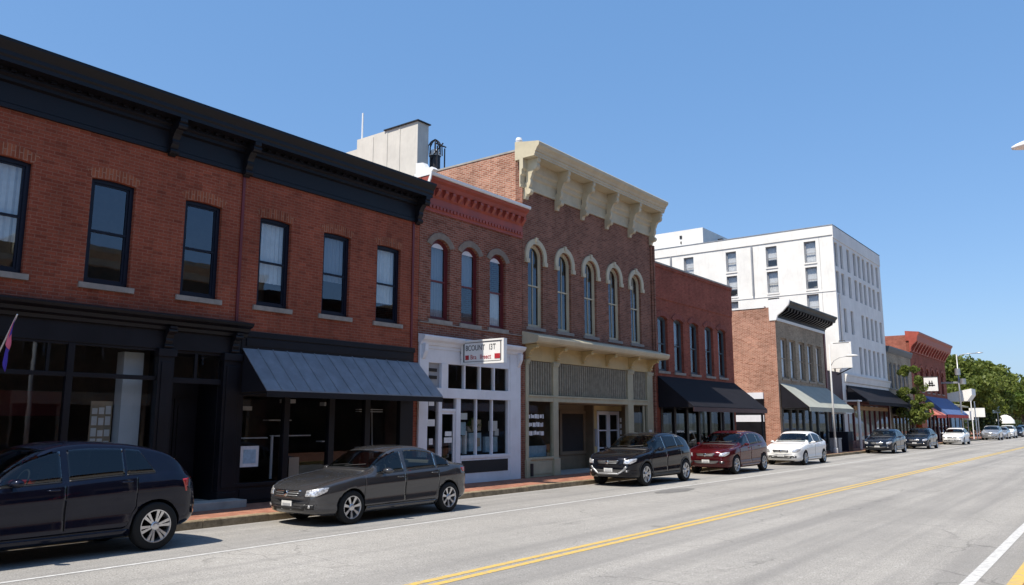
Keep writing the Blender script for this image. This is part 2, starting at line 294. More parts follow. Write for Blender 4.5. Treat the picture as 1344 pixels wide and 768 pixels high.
# ------------------------------------------------------------------ mesh helpers
class MB:
    def __init__(s): s.v = []; s.f = []; s.st = []
    def add(s, vs, fs):
        o = len(s.v); s.st.append((o, len(s.f))); s.v += [tuple(q) for q in vs]; s.f += [tuple(i + o for i in f) for f in fs]; return s
    def box(s, x0, x1, y0, y1, z0, z1):
        if x0 > x1: x0, x1 = x1, x0
        if y0 > y1: y0, y1 = y1, y0
        if z0 > z1: z0, z1 = z1, z0
        return s.add([(x0, y0, z0), (x1, y0, z0), (x1, y1, z0), (x0, y1, z0), (x0, y0, z1), (x1, y0, z1), (x1, y1, z1), (x0, y1, z1)],
                     [(0, 3, 2, 1), (4, 5, 6, 7), (0, 1, 5, 4), (1, 2, 6, 5), (2, 3, 7, 6), (3, 0, 4, 7)])
    def prism(s, prof, a0, a1, axis='y'):
        """profile [(p,q)] extruded along an axis: y: (x,z)  x: (y,z)  z: (x,y)"""
        def P(p, q, a): return {'y': (p, a, q), 'x': (a, p, q), 'z': (p, q, a)}[axis]
        n = len(prof)
        vs = [P(p, q, a0) for p, q in prof] + [P(p, q, a1) for p, q in prof]
        fs = [tuple(range(n))[::-1], tuple(range(n, 2 * n))] + [(i, (i + 1) % n, n + (i + 1) % n, n + i) for i in range(n)]
        return s.add(vs, fs)
    def ring(s, A, B, x0, x1):
        """frame between contours A and B [(y,z)], from x0 (back) to x1 (front); open contours are closed"""
        n = len(A)
        vs = [(x1, *p) for p in A] + [(x1, *p) for p in B] + [(x0, *p) for p in A] + [(x0, *p) for p in B]
        fs = []
        for i in range(n):
            j = (i + 1) % n
            fs += [(i, j, n + j, n + i), (2 * n + i, 3 * n + i, 3 * n + j, 2 * n + j), (i, 2 * n + i, 2 * n + j, j), (n + i, n + j, 3 * n + j, 3 * n + i)]
        return s.add(vs, fs)
    def tube(s, pts, rad, n=8, caps=True):
        pts = [Vector(p) for p in pts]
        if not isinstance(rad, (list, tuple)): rad = [rad] * len(pts)
        o = len(s.v); ref = None
        for i, p in enumerate(pts):
            d = (pts[min(i + 1, len(pts) - 1)] - pts[max(i - 1, 0)]).normalized()
            if ref is None: ref = Vector((1, 0, 0)) if abs(d.x) < 0.8 else Vector((0, 1, 0))
            a = (ref - d * ref.dot(d)).normalized(); b = d.cross(a); ref = a
            for k in range(n):
                t = 2 * math.pi * k / n; s.v.append(tuple(p + (a * math.cos(t) + b * math.sin(t)) * rad[i]))
        for i in range(len(pts) - 1):
            for k in range(n):
                s.f.append((o + i * n + k, o + i * n + (k + 1) % n, o + (i + 1) * n + (k + 1) % n, o + (i + 1) * n + k))
        if caps:
            s.f.append(tuple(o + k for k in range(n))[::-1]); e = o + (len(pts) - 1) * n; s.f.append(tuple(e + k for k in range(n)))
        return s
    def lathe(s, prof, c, axis='z', n=32):
        """profile [(radius, along)] turned about an axis through c"""
        o = len(s.v); m = len(prof)
        for k in range(n):
            t = 2 * math.pi * k / n; ct, st = math.cos(t), math.sin(t)
            for r, h in prof:
                if axis == 'z': s.v.append((c[0] + r * ct, c[1] + r * st, c[2] + h))
                elif axis == 'x': s.v.append((c[0] + h, c[1] + r * ct, c[2] + r * st))
                else: s.v.append((c[0] + r * ct, c[1] + h, c[2] + r * st))
        for k in range(n):
            for i in range(m - 1):
                a = o + k * m + i; b = o + ((k + 1) % n) * m + i
                s.f.append((a, b, b + 1, a + 1))
        return s
    def mesh(s, name, mat, org=(0, 0, 0), smooth=False, recalc=True):
        me = bpy.data.meshes.new(name)
        me.from_pydata([(x - org[0], y - org[1], z - org[2]) for x, y, z in s.v], [], s.f)
        if recalc:
            bm = bmesh.new(); bm.from_mesh(me); bmesh.ops.recalc_face_normals(bm, faces=bm.faces[:]); bm.to_mesh(me); bm.free()
        if smooth:
            me.polygons.foreach_set('use_smooth', [True] * len(me.polygons))
        me.materials.append(M[mat] if isinstance(mat, str) else mat)
        me.update(); return me
    def each(s, name, mat, parent, **kw):
        """one object for every piece that was added"""
        en = s.st[1:] + [(len(s.v), len(s.f))]; o = None
        for (v0, f0), (v1, f1) in zip(s.st, en):
            q = MB(); q.v = s.v[v0:v1]; q.f = [tuple(i - v0 for i in f) for f in s.f[f0:f1]]; o = q.build(name, mat, parent, **kw)
        return o
    def build(s, name, mat, parent=None, smooth=False, recalc=True, bevel=0):
        org = tuple(ORG.get(parent, (0, 0, 0))) if parent else (0, 0, 0)
        me = s.mesh(name, mat, org, smooth, recalc)
        o = link(name, me, parent)
        if parent: ORG[o] = org
        if bevel:
            b = o.modifiers.new('bevel', 'BEVEL'); b.width = bevel; b.segments = 2; b.limit_method = 'ANGLE'
        return o
ORG = {}
def link(name, me, parent=None, loc=(0, 0, 0), rz=0):
    o = bpy.data.objects.new(name, me); col.objects.link(o); o.location = loc; o.rotation_euler = (0, 0, rz)
    if parent: o.parent = parent
    return o
def tag(o, label, cat, group=None, kind=None):
    if label: o['label'] = label
    if cat: o['category'] = cat
    if group: o['group'] = group
    if kind: o['kind'] = kind
    return o
def thing(name, label, cat, loc, group=None):
    o = link(name, None, None, loc); ORG[o] = tuple(loc); o.empty_display_size = 0.3
    return tag(o, label, cat, group)
def solo(mb, name, mat, loc, label, cat, group=None, **kw):
    me = mb.mesh(name, mat, loc, **kw); o = link(name, me, None, loc); ORG[o] = tuple(loc); return tag(o, label, cat, group)
def struct(mb, name, mat, **kw):
    o = mb.build(name, mat, **kw); o['kind'] = 'structure'; return o

FX = -16.5                                                             # the street wall's plane

def arch_pts(y0, y1, zt, rise, n=10):
    """arc from (y0, zt-rise) over (mid, zt) to (y1, zt-rise)"""
    w = (y1 - y0) / 2; c = (y0 + y1) / 2
    if rise < 1e-4: return [(y0, zt), (y1, zt)]
    rad = (w * w + rise * rise) / (2 * rise); cz = zt - rad
    a = math.asin(min(1, w / rad))
    if rise > w: a = math.pi - a
    return [(c + rad * math.sin(-a + 2 * a * i / n), cz + rad * math.cos(-a + 2 * a * i / n)) for i in range(n + 1)]

def wall_grid(y0, y1, z0, z1, openings, thick=0.3, mb=None):
    """wall at local x=0 facing +x (thickness to -thick), openings (ya,yb,za,zb,rise)"""
    mb = mb or MB()
    ys = sorted({y0, y1, *[v for o in openings for v in o[:2]]}); zs = sorted({z0, z1, *[v for o in openings for v in o[2:4]]})
    for a, b in zip(ys, ys[1:]):
        run = None
        for c, d in zip(zs, zs[1:]):
            hole = any(o[0] <= (a + b) / 2 <= o[1] and o[2] <= (c + d) / 2 <= o[3] for o in openings)
            if hole: continue
            mb.add([(0, a, c), (0, b, c), (0, b, d), (0, a, d)], [(0, 1, 2, 3)])
            mb.add([(-thick, a, c), (-thick, b, c), (-thick, b, d), (-thick, a, d)], [(3, 2, 1, 0)])
    t = thick
    mb.add([(0, y0, z0), (0, y0, z1), (-t, y0, z1), (-t, y0, z0)], [(0, 1, 2, 3)]); mb.add([(0, y1, z0), (0, y1, z1), (-t, y1, z1), (-t, y1, z0)], [(3, 2, 1, 0)])
    mb.add([(0, y0, z1), (0, y1, z1), (-t, y1, z1), (-t, y0, z1)], [(0, 1, 2, 3)])
    for ya, yb, za, zb, rise in openings:
        zj = zb - rise
        mb.add([(0, ya, za), (-t, ya, za), (-t, ya, zj), (0, ya, zj)], [(3, 2, 1, 0)])
        mb.add([(0, yb, za), (-t, yb, za), (-t, yb, zj), (0, yb, zj)], [(0, 1, 2, 3)])
        mb.add([(0, ya, za), (0, yb, za), (-t, yb, za), (-t, ya, za)], [(0, 1, 2, 3)])
        ap = arch_pts(ya, yb, zb, rise)
        for p, q in zip(ap, ap[1:]):
            mb.add([(0, *p), (-t, *p), (-t, *q), (0, *q)], [(0, 1, 2, 3)])
            if rise > 1e-4:
                for x, fl in ((0, 0), (-t, 1)):
                    f = (0, 1, 2, 3)
                    mb.add([(x, *p), (x, *q), (x, q[0], zb), (x, p[0], zb)], [f[::-1] if fl else f])
    return mb

def shell(th, y0, y1, z1, openings, brk, depth=15, side=None, z0=0.0, top='roof', thick=0.3, sidez=None, x=FX, interior=True, ceil=4.3):
    """street wall with openings, side and back walls, roof, and the dim rooms behind the glass"""
    w = wall_grid(y0, y1, z0, z1, openings, thick)
    w.v = [(a + x, b, c) for a, b, c in w.v]
    w.build('wall', brk, th, recalc=False)
    s = MB(); zt = sidez or z1
    s.box(x - depth, x - thick - .002, y0, y0 + .25, z0, zt); s.box(x - depth, x - thick - .002, y1 - .25, y1, z0, zt); s.box(x - depth, x - depth + .25, y0 + .25, y1 - .25, z0, zt)
    s.build('side_wall', side or brk, th)
    MB().box(x - depth + .25, x - thick - .004, y0 + .25, y1 - .25, zt - .55, zt - .35).build('roof', top, th)
    if interior:
        i = MB(); i.box(x - thick - .01, x - 6, y0 + .26, y1 - .26, ceil, ceil + .2); i.box(x - 6.2, x - 6, y0 + .26, y1 - .26, z0, zt - .6)
        i.box(x - thick - .01, x - 6, y0 + .26, y1 - .26, z0, z0 + .03)
        i.box(x - 6, x - thick - .01, y0 + .255, y0 + .28, z0 + .03, ceil); i.box(x - 6, x - thick - .01, y1 - .28, y1 - .255, z0 + .03, ceil)
        i.box(x - 2.6, x - 2.5, y0 + .26, y1 - .26, ceil + .21, zt - .6)
        i.build('interior_partition', 'interior', th)
    c = MB(); return th

WCACHE = {}
def window(th, x, yc, z0, w, h, frame, rise=0.0, depth=0.10, split=0.5, sill='stone', curtain=None, rz=0, gl='glass', fw=0.065,
           hood=None, mull=0, pos=None, name='window', sillw=0.1, toppanel=None):
    """sash window in an opening w x h; frame set back by depth; children pane, sill, curtain"""
    key = (round(w, 3), round(h, 3), frame, rise, depth, split, sill, str(curtain), gl, fw, str(hood), mull, sillw, toppanel)
    if key not in WCACHE:
        L = {}
        def contour(ins, bot=None):
            return [(-w / 2 + ins, bot if bot is not None else ins)] + arch_pts(-w / 2 + ins, w / 2 - ins, h - ins, max(.008, rise - ins * .3) if rise else 0, 10) + [(w / 2 - ins, bot if bot is not None else ins)]
        f = MB(); f.ring(contour(0.002), contour(fw), -depth - .09, -depth)
        f.ring(contour(fw), contour(fw + .04), -depth - .075, -depth - .03)
        zm = h * split
        f.box(-depth - .07, -depth - .015, -w / 2 + fw, w / 2 - fw, zm - .025, zm + .025)
        for k in range(mull):
            ym = -w / 2 + fw + (w - 2 * fw) * (k + 1) / (mull + 1); f.box(-depth - .06, -depth - .03, ym - .013, ym + .013, zm + .02, h - fw - .02 - rise * .3)
            f.box(-depth - .06, -depth - .03, ym - .013, ym + .013, fw + .02, zm - .02)
        L['frame'] = f.mesh(name, frame)
        g = MB(); ct = contour(fw + .03)
        g.add([(-depth - .055, *p) for p in ct], [tuple(range(len(ct)))])
        L['pane'] = g.mesh('pane', gl)
        if sill:
            L['sill'] = MB().box(-depth, .055, -w / 2 - sillw, w / 2 + sillw, -.115, -.004).mesh('sill', sill)
        if curtain:
            cm, ca, cb = curtain
            c = MB(); n = 14; pts = []
            for i in range(n + 1):
                y = -w / 2 + .03 + (w - .06) * i / n; pts.append((-depth - .15 + (.018 if i % 2 else -.018), y))
            for (xa, ya), (xb, yb) in zip(pts, pts[1:]):
                c.add([(xa, ya, h * ca), (xb, yb, h * ca), (xb, yb, h * cb), (xa, ya, h * cb)], [(0, 1, 2, 3)])
            L['curtain'] = c.mesh('curtain', cm)
        if toppanel:
            ct = [(-w / 2 + fw, h - rise * 0.72 - fw)] + arch_pts(-w / 2 + fw, w / 2 - fw, h - fw, rise * .8, 10)[1:-1] + [(w / 2 - fw, h - rise * 0.72 - fw)]
            L['head_panel'] = MB().add([(-depth - .045, *p) for p in ct] + [(-depth - .065, *p) for p in ct], [tuple(range(len(ct))), tuple(range(len(ct), 2 * len(ct)))]).mesh('head_panel', toppanel)
        if hood:
            hm, tk, drop, out = hood
            A = arch_pts(-w / 2 - tk, w / 2 + tk, h + tk, rise + tk * .6, 14); B = arch_pts(-w / 2, w / 2, h + .004, rise, 14)
            if drop: A = [(A[0][0], A[0][1] - drop)] + A + [(A[-1][0], A[-1][1] - drop)]; B = [(B[0][0] - .01, A[0][1])] + B + [(B[-1][0] + .01, A[-1][1])]
            hb = MB(); n = len(A)
            vs = [(out, *p) for p in A] + [(out, *p) for p in B] + [(0, *p) for p in A] + [(0, *p) for p in B]
            fs = []
            for i in range(n - 1):
                j = i + 1; fs += [(i, j, n + j, n + i), (i, 2 * n + i, 2 * n + j, j), (n + i, n + j, 3 * n + j, 3 * n + i)]
            fs += [(0, n, 3 * n, 2 * n), (n - 1, 3 * n - 1, 4 * n - 1, 2 * n - 1)]
            hb.add(vs, fs)
            if drop:                                                   # keystone and ears
                hb.prism([(out + .03, h + tk * .9 - .1), (out + .03, h + tk + .05), (0, h + tk + .05), (0, h + tk * .9 - .1)], -.07, .07)
                for sg in (-1, 1): hb.box(0.001, out + .035, sg * (w / 2 + tk / 2) - tk * .55, sg * (w / 2 + tk / 2) + tk * .55, A[0][1] - .10, A[0][1] + .05)
            L['hood'] = hb.mesh('hood', hm)
        WCACHE[key] = L
    L = WCACHE[key]; o = ORG[th]
    p = pos or (x, yc, z0)
    wo_ = link(name, L['frame'], th, (p[0] - o[0], p[1] - o[1], p[2] - o[2]), rz)
    for k, me in L.items():
        if k != 'frame': link(k, me, wo_)
    return wo_

def awning(th, y0, y1, zt, xo, zf, val, mat, vmat=None, x=FX, seams=0, ends=None, name='awning', ribs=True):
    """sloped awning: wall line at zt, front edge at xo/zf, valance val high; closed ends"""
    a = MB(); t = .025
    a.prism([(x + .03, zt), (xo, zf), (xo, zf - t), (x + .03, zt - t)], y0, y1)
    if seams:
        n = int((y1 - y0) / seams)
        for i in range(1, n):
            y = y0 + (y1 - y0) * i / n; a.prism([(x + .03, zt + .022), (xo + .004, zf + .022), (xo + .004, zf + .001), (x + .03, zt + .001)], y - .012, y + .012)
    o = a.build(name, mat, th)
    e = MB()
    for ya in (y0 + .01, y1 - .03):
        e.prism([(x + .04, zt - t - .01), (xo - .02, zf - t - .008), (x + .04, zf - t - .008)], ya, ya + .02)
    e.each('end_panel', ends or mat, o)
    n = max(4, int((y1 - y0) / .25)); v = MB()
    for i in range(n):
        ya = y0 + (y1 - y0) * i / n; yb = y0 + (y1 - y0) * (i + 1) / n
        d = val * random.uniform(.96, 1.04)
        v.box(xo - .012, xo + .006, ya, yb, zf - val, zf - t - .004)
    v.build('valance', vmat or mat, o)
    fr = MB()
    k = max(2, int((y1 - y0) / 2.0))
    for i in range(k + 1):
        y = y0 + .08 + (y1 - y0 - .16) * i / k; fr.tube([(x + .04, y, zf - .09), (xo - .04, y, zf - .06)], .018, 6); fr.tube([(x + .05, y, zt - .08), (xo - .05, y, zf - .07)], .015, 6)
    fr.tube([(xo - .04, y0 + .03, zf - .06), (xo - .04, y1 - .03, zf - .06)], .018, 6)
    fr.build('awning_frame', 'dark_metal', o)
    return o

def bracket(mb, y, w, x, xo, z0, z1, n=12):
    """S-curved console bracket against the wall"""
    d = xo - x; h = z1 - z0; pr = [(x, z1), (xo, z1), (xo, z1 - .10 * h)]
    for i in range(n + 1):
        t = i / n
        xx = x + d * (0.86 * (1 - t) ** 2.0 + .13 + .10 * math.sin(t * math.pi * 1.0) ** 2 * t * 2 * (t > .5) + .02 * math.cos(t * 9 * math.pi))
        pr.append((xx, z1 - h * (.10 + .86 * t)))
    pr += [(x, z0)]
    mb.prism(pr, y - w / 2, y + w / 2)
    mb.lathe([(0, -w * .62), (.11 * h, -w * .62), (.11 * h, w * .62), (0, w * .62)], (xo - .13 * h, y, z1 - .2 * h), 'y', 14)
    mb.lathe([(0, -w * .62), (.08 * h, -w * .62), (.08 * h, w * .62), (0, w * .62)], (x + .2 * d, y, z0 + .13 * h), 'y', 12)

def rects(mb, x0, x1, lst):
    for a, b, c, d in lst: mb.box(x0, x1, a, b, c, d)
    return mb

# ------------------------------------------------------------------ ground, road, sidewalk
KX = -14.35
g = MB(); g.add([(-2500, -2500, -.02), (2500, -2500, -.02), (2500, 2500, -.02), (-2500, 2500, -.02)], [(0, 1, 2, 3)]); struct(g, 'ground', 'ground')
r = MB()
for a, b in zip(range(-60, 700, 20), range(-40, 720, 20)): r.add([(KX - .02, a, 0), (-1.32, a, 0), (-1.32, b, 0), (KX - .02, b, 0)], [(0, 1, 2, 3)])
struct(r, 'road', 'road')
def strip(mb, x, w, y0, y1, step=4.0, z=.004, amp=.012):
    n = int((y1 - y0) / step); rng = random.Random(int(x * 100))
    off = [rng.uniform(-amp, amp) for _ in range(n + 1)]
    for i in range(n):
        a = y0 + (y1 - y0) * i / n; b = y0 + (y1 - y0) * (i + 1) / n
        mb.add([(x - w / 2 + off[i], a, z), (x + w / 2 + off[i], a, z), (x + w / 2 + off[i + 1], b, z), (x - w / 2 + off[i + 1], b, z)], [(0, 1, 2, 3)])
m = MB(); strip(m, -11.55, .085, -30, 400); struct(m, 'parking_lane_line', 'line_white')
m = MB(); strip(m, -7.345, .125, -30, 400); strip(m, -7.115, .125, -30, 400); struct(m, 'centre_line', 'line_yellow')
pt = MB(); rng = random.Random(6); N_ = 24; pts = [(-11.0 + (.95 + rng.uniform(-.12, .12)) * .36 * math.cos(6.283 * k_ / N_), 22.4 + (1 + rng.uniform(-.1, .1)) * 1.1 * math.sin(6.283 * k_ / N_), .005) for k_ in range(N_)]
pt.add(pts, [tuple(range(N_))]); struct(pt, 'road_patch', 'patch')  # darker irregular oval laid on the asphalt
m = MB(); strip(m, -1.84, .15, -30, 400); struct(m, 'edge_line', 'line_white')
s = MB(); s.box(-16.44, KX - .16, -30, 400, .0, .148); s.box(-60, -16.44, -30, 400, 0, .144); struct(s, 'sidewalk', 'paver')
k = MB(); rng = random.Random(3); y = -30.0
while y < 400:
    ln = 1.5 if y < 100 else 10
    j = rng.uniform(-.006, .006); h = .152 + rng.uniform(-.008, .006)
    k.prism([(KX - .16, -.05), (KX + j + .012, -.05), (KX + j, h - .02), (KX + j - .02, h), (KX - .16, h)], y + .006, y + ln - .006); y += ln
struct(k, 'kerb', 'kerb')
s = MB(); s.box(-1.18, 8.0, -40, 400, 0, .15); struct(s, 'sidewalk', 'paver')
k = MB(); k.box(-1.33, -1.182, -40, 400, -.05, .155); struct(k, 'kerb', 'line_yellow')
# lit trees across the street, seen only in the shop glass
def leaf_cloud(mb, c, rx, ry, rz, n, size, rng, shell_bias=.5, flat=0.6):
    for _ in range(n):
        while True:
            p = Vector((rng.uniform(-1, 1), rng.uniform(-1, 1), rng.uniform(-1, 1)))
            if p.length <= 1: break
        p = p.normalized() * (p.length ** shell_bias)
        q = Vector((c[0] + p.x * rx, c[1] + p.y * ry, c[2] + p.z * rz))
        a = Vector((rng.gauss(0, 1), rng.gauss(0, 1), rng.gauss(0, flat))).normalized(); u = a.orthogonal().normalized(); b = a.cross(u)
        t = rng.uniform(0, 6.28); u, b = u * math.cos(t) + b * math.sin(t), b * math.cos(t) - u * math.sin(t)
        sz = size * rng.uniform(.6, 1.25)
        mb.add([q - u * sz * .5, q + b * sz * .32, q + u * sz * .55, q - b * sz * .32], [(0, 1, 2, 3)])
# ------------------------------------------------------------------ building 1: two black shopfronts under a black cornice
Z0 = .10
b1 = thing('brick_building', 'two storey red brick building with long black cornice, seven sash windows and two black shopfronts', 'building', (FX, 8, .15))
W1 = [3.80, 5.77, 7.83, 9.91, 11.89, 13.86, 15.77]
shell(b1, -1.0, 17.0, 9.0, [(c - .465, c + .465, 4.80, 7.02, .035) for c in W1] + [(-.6, 16.86, Z0, 4.16, 0)], 'brick_red', z0=Z0, side='brick_orange_sunlit')
for i, c in enumerate(W1):
    cur = {1: ('curtain', .28, .98), 4: ('curtain', .28, .98), 6: ('curtain', .26, .98), 5: ('blind', .42, .98)}.get(i)
    window(b1, FX, c, 4.80, .93, 2.22, 'navy', .035, .09, .5, curtain=cur, fw=.085)
    A = arch_pts(c - .465 - .12, c + .465 + .12, 7.02 + .25, .13); B = arch_pts(c - .465, c + .465, 7.022, .035)
    ar = MB(); n = len(A)
    for a_, b_ in zip(range(n - 1), range(1, n)):
        ar.add([(FX + .006, *A[a_]), (FX + .006, *A[b_]), (FX + .006, *B[b_]), (FX + .006, *B[a_]), (FX - .01, *A[a_]), (FX - .01, *A[b_]), (FX - .01, *B[b_]), (FX - .01, *B[a_])],
               [(0, 3, 2, 1), (0, 1, 5, 4), (2, 3, 7, 6)])
    ar.build('brick_arch', 'soldier_red', b1)
for y in (10.90, 16.72):
    MB().box(FX + .001, FX + .035, y - .035, y + .035, 4.17, 7.95).build('joint_strip', 'dark_red', b1)
c = MB()
c.prism([(FX + .001, 7.93), (FX + .07, 7.93), (FX + .07, 8.02), (FX + .05, 8.04), (FX + .05, 8.42), (FX + .13, 8.45), (FX + .13, 8.52), (FX + .19, 8.56), (FX + .19, 8.66),
         (FX + .50, 8.66), (FX + .50, 8.74), (FX + .54, 8.78), (FX + .54, 8.86), (FX + .62, 8.95), (FX + .66, 9.0), (FX + .66, 9.06), (FX + .60, 9.08), (FX - .28, 9.10), (FX - .28, 9.01), (FX + .001, 9.01)], -1.0, 17.02)
co = c.build('cornice', 'black', b1)
d = MB(); y = -.9
while y < 16.9:
    d.box(FX + .195, FX + .26, y + .02, y + .12, 8.60, 8.655); y += .24
d.build('dentil_row', 'black', co)
for y in (1.0, 9.0, 10.92, 16.84):
    q = MB(); bracket(q, y, .17, FX + .05, FX + .5, 7.86, 8.655); q.build('cornice_bracket', 'black', co)
# left shopfront
s1 = MB()
s1.box(FX - .12, FX + .02, -.6, 11.05, 3.58, 3.99)                     # fascia
s1.box(FX - .10, FX + .0, -.6, 9.04, .15, .60); s1.box(FX - .14, FX + .05, -.6, 9.04, .58, .66)
s1.box(FX - .10, FX - .01, -.6, 9.04, 2.90, 2.99); s1.box(FX - .10, FX - .01, -.6, 9.04, 3.53, 3.60)
for y in (1.2, 4.1, 7.26): s1.box(FX - .11, FX + .005, y - .065, y + .065, .66, 3.57)
for y in (6.85,): s1.box(FX - .09, FX - .03, y - .03, y + .03, 2.99, 3.53)
for k in range(7): s1.box(FX + .001, FX + .02, -.4 + k * 1.33, .72 + k * 1.33, .22, .52)
for a, b in ((9.04, 9.40), (10.62, 11.05)):
    s1.box(FX - .12, FX + .06, a, b, .15, 3.6); s1.box(FX - .12, FX + .10, a - .03, b + .03, .15, .45); s1.box(FX - .12, FX + .11, a - .03, b + .03, 3.42, 3.58)
    s1.box(FX + .061, FX + .085, a + .07, b - .07, .55, 3.3)
# recess for the door
s1.box(FX - .95, FX - .12, 9.38, 9.42, .15, 3.6); s1.box(FX - .95, FX - .12, 10.60, 10.64, .15, 3.6); s1.box(FX - .95, FX - .05, 9.40, 10.62, 3.52, 3.60)
s1.box(FX - .10, FX - .02, 9.40, 10.62, 2.86, 2.98); s1.box(FX - .08, FX - .02, 9.93, 10.0, 2.98, 3.52); s1.box(FX - .98, FX - .90, 9.42, 10.6, 2.55, 2.9)
sf = s1.build('shopfront', 'black', b1, bevel=.006)
cc = MB(); cc.prism([(FX + .021, 3.99), (FX + .10, 3.99), (FX + .12, 4.06), (FX + .20, 4.10), (FX + .22, 4.17), (FX + .33, 4.22), (FX + .36, 4.27), (FX + .36, 4.30), (FX + .02, 4.36), (FX + .02, 4.20)], -1.0, 11.16)
cc.build('shop_cornice', 'black', sf)
for y in (9.22, 10.86):
    q = MB(); bracket(q, y, .16, FX + .03, FX + .27, 3.58, 4.06); q.build('bracket', 'black', sf)
gl = MB()
for a, b in ((-.5, 1.13), (1.27, 4.03), (4.17, 7.19), (7.33, 9.03)):
    for z0, z1 in ((.66, 2.90), (2.99, 3.53)): gl.add([(FX - .055, a, z0), (FX - .055, b, z0), (FX - .055, b, z1), (FX - .055, a, z1)], [(0, 1, 2, 3)])
gl.add([(FX - .05, 9.42, 2.98), (FX - .05, 10.6, 2.98), (FX - .05, 10.6, 3.52), (FX - .05, 9.42, 3.52)], [(0, 1, 2, 3)])
gl.each('shop_window', 'glass_shop', sf)
dm = MB()
for a, b in ((9.44, 10.0), (10.02, 10.58)):
    dm.box(FX - .94, FX - .89, a, b, .17, 2.55)
    dm.box(FX - .889, FX - .87, a + .08, b - .08, .3, .95); dm.box(FX - .889, FX - .87, a + .08, b - .08, 1.1, 2.4)
do = dm.build('door', 'black', sf); MB().tube([(FX - .86, 10.07, 1.05), (FX - .84, 10.07, 1.05), (FX - .84, 10.07, 1.2), (FX - .86, 10.07, 1.2)], .012).build('handle', 'chrome', do)
ps = MB().box(FX - .75, FX - .45, 8.55, 8.98, .2, 3.5).build('display_wall', 'interior_white', sf)
nb = MB().box(FX - .72, FX - .70, 8.05, 8.5, .75, 2.45); nb.build('notice_board', 'card', sf)
nb = MB(); rng = random.Random(5)
for i in range(3):
    for j in range(7): nb.box(FX - .698, FX - .69, 8.08 + i * .14, 8.19 + i * .14, .80 + j * .23, .80 + j * .23 + rng.uniform(.12, .19))
nb.each('notice', 'paper', sf)
sh = MB(); rng = random.Random(8)
for i in range(9):
    y = .2 + i * .9; sh.box(FX - 1.6, FX - 1.2, y, y + .7, .2, rng.uniform(.7, 1.5))
sh.each('display_shelf', 'interior', sf); MB().box(FX - 3.0, FX - 2.95, 1.0, 8.6, 2.15, 2.7).build('shop_banner', 'dark_red', sf)
MB().box(FX - .35, FX - .3, -.4, 4.9, .66, 1.05).build('window_lining', 'paper_blue', sf)
st = MB(); st.box(FX + .10, FX + .62, 9.25, 11.02, .10, .31); st.box(FX - .9, FX + .10, 9.42, 10.6, .10, .28)
st.build('door_step', 'concrete', b1, bevel=.012)
# right shopfront with the slate awning
s2 = MB()
s2.box(FX - .12, FX + .015, 11.07, 16.84, 2.62, 4.15); s2.box(FX + .0, FX + .05, 11.07, 16.86, 4.02, 4.155); s2.box(FX + .015, FX + .035, 11.2, 16.7, 3.8, 3.98)
s2.box(FX - .12, FX + .0, 11.05, 16.86, .15, .56); s2.box(FX - .14, FX + .04, 11.05, 16.86, .54, .62)
for k, (a, b) in enumerate(((11.22, 12.36), (12.56, 13.76), (13.98, 15.0), (15.22, 16.3))): s2.box(FX + .001, FX + .022, a, b, .22, .48)
for a, b in ((11.05, 11.2), (12.38, 12.54), (13.78, 13.96), (15.02, 15.2), (16.34, 16.86)): s2.box(FX - .13, FX + .02, a, b, .15, 2.62)
sf2 = s2.build('shopfront', 'black', b1, bevel=.006)
gl = MB()
for a, b in ((11.2, 12.38), (12.54, 13.78), (13.96, 15.02), (15.2, 16.34)): gl.add([(FX - .055, a, .62), (FX - .055, b, .62), (FX - .055, b, 2.62), (FX - .055, a, 2.62)], [(0, 1, 2, 3)])
gl.each('shop_window', 'glass_shop', sf2)
MB().box(FX - .045, FX - .02, 11.22, 11.72, .98, 1.46).build('framed_notice', 'paper', sf2); MB().box(FX - .019, FX - .014, 11.30, 11.64, 1.06, 1.38).build('notice_picture', 'paper_blue', sf2)
MB().box(FX - .05, FX - .04, 12.62, 12.92, .66, 1.16).each('window_notice', 'card', sf2)
tr = MB(); rng = random.Random(2)
for y in (15.5, 15.62, 15.78, 15.9): tr.tube([(FX - .6, y, .6), (FX - .6 + rng.uniform(-.1, .1), y, 2.4)], .012)
for z in (1.25, 1.32, 2.3, 2.36): tr.box(FX - .7, FX - .55, 15.3, 16.2, z, z + .02)
for i in range(10): tr.box(FX - .7, FX - .6, 15.4 + i * .08, 15.45 + i * .08, 1.0, 1.0 + rng.uniform(.1, .3))
tr.build('display_stand', 'white', sf2)
tb = MB()
for y0_, y1_, z_, x_ in ((11.25, 12.3, 1.62, .5), (12.6, 13.7, 1.66, .6), (12.6, 13.3, 2.05, .9), (14.0, 14.4, 1.5, .5)): tb.box(FX - x_ - .25, FX - x_, y0_, y1_, z_, z_ + .03)  # white boards added behind the glass to stand in for bright reflections
tb.box(FX - .35, FX - .31, 12.28, 12.33, .65, 1.7); tb.each('reflection_board', 'white', sf2); tb = MB()
for y, z in ((11.6, 2.3), (12.9, 2.5), (14.2, 2.45)): tb.box(FX - .9, FX - .7, y, y + .35, z, z + .1)  # unlit white blocks added to read as reflections in the glass
tb.each('reflection_block', 'white', sf2)
awning(b1, 11.10, 17.0, 3.74, -15.46, 2.74, .16, 'slate_metal', 'black', seams=.42, ends='canvas_black')

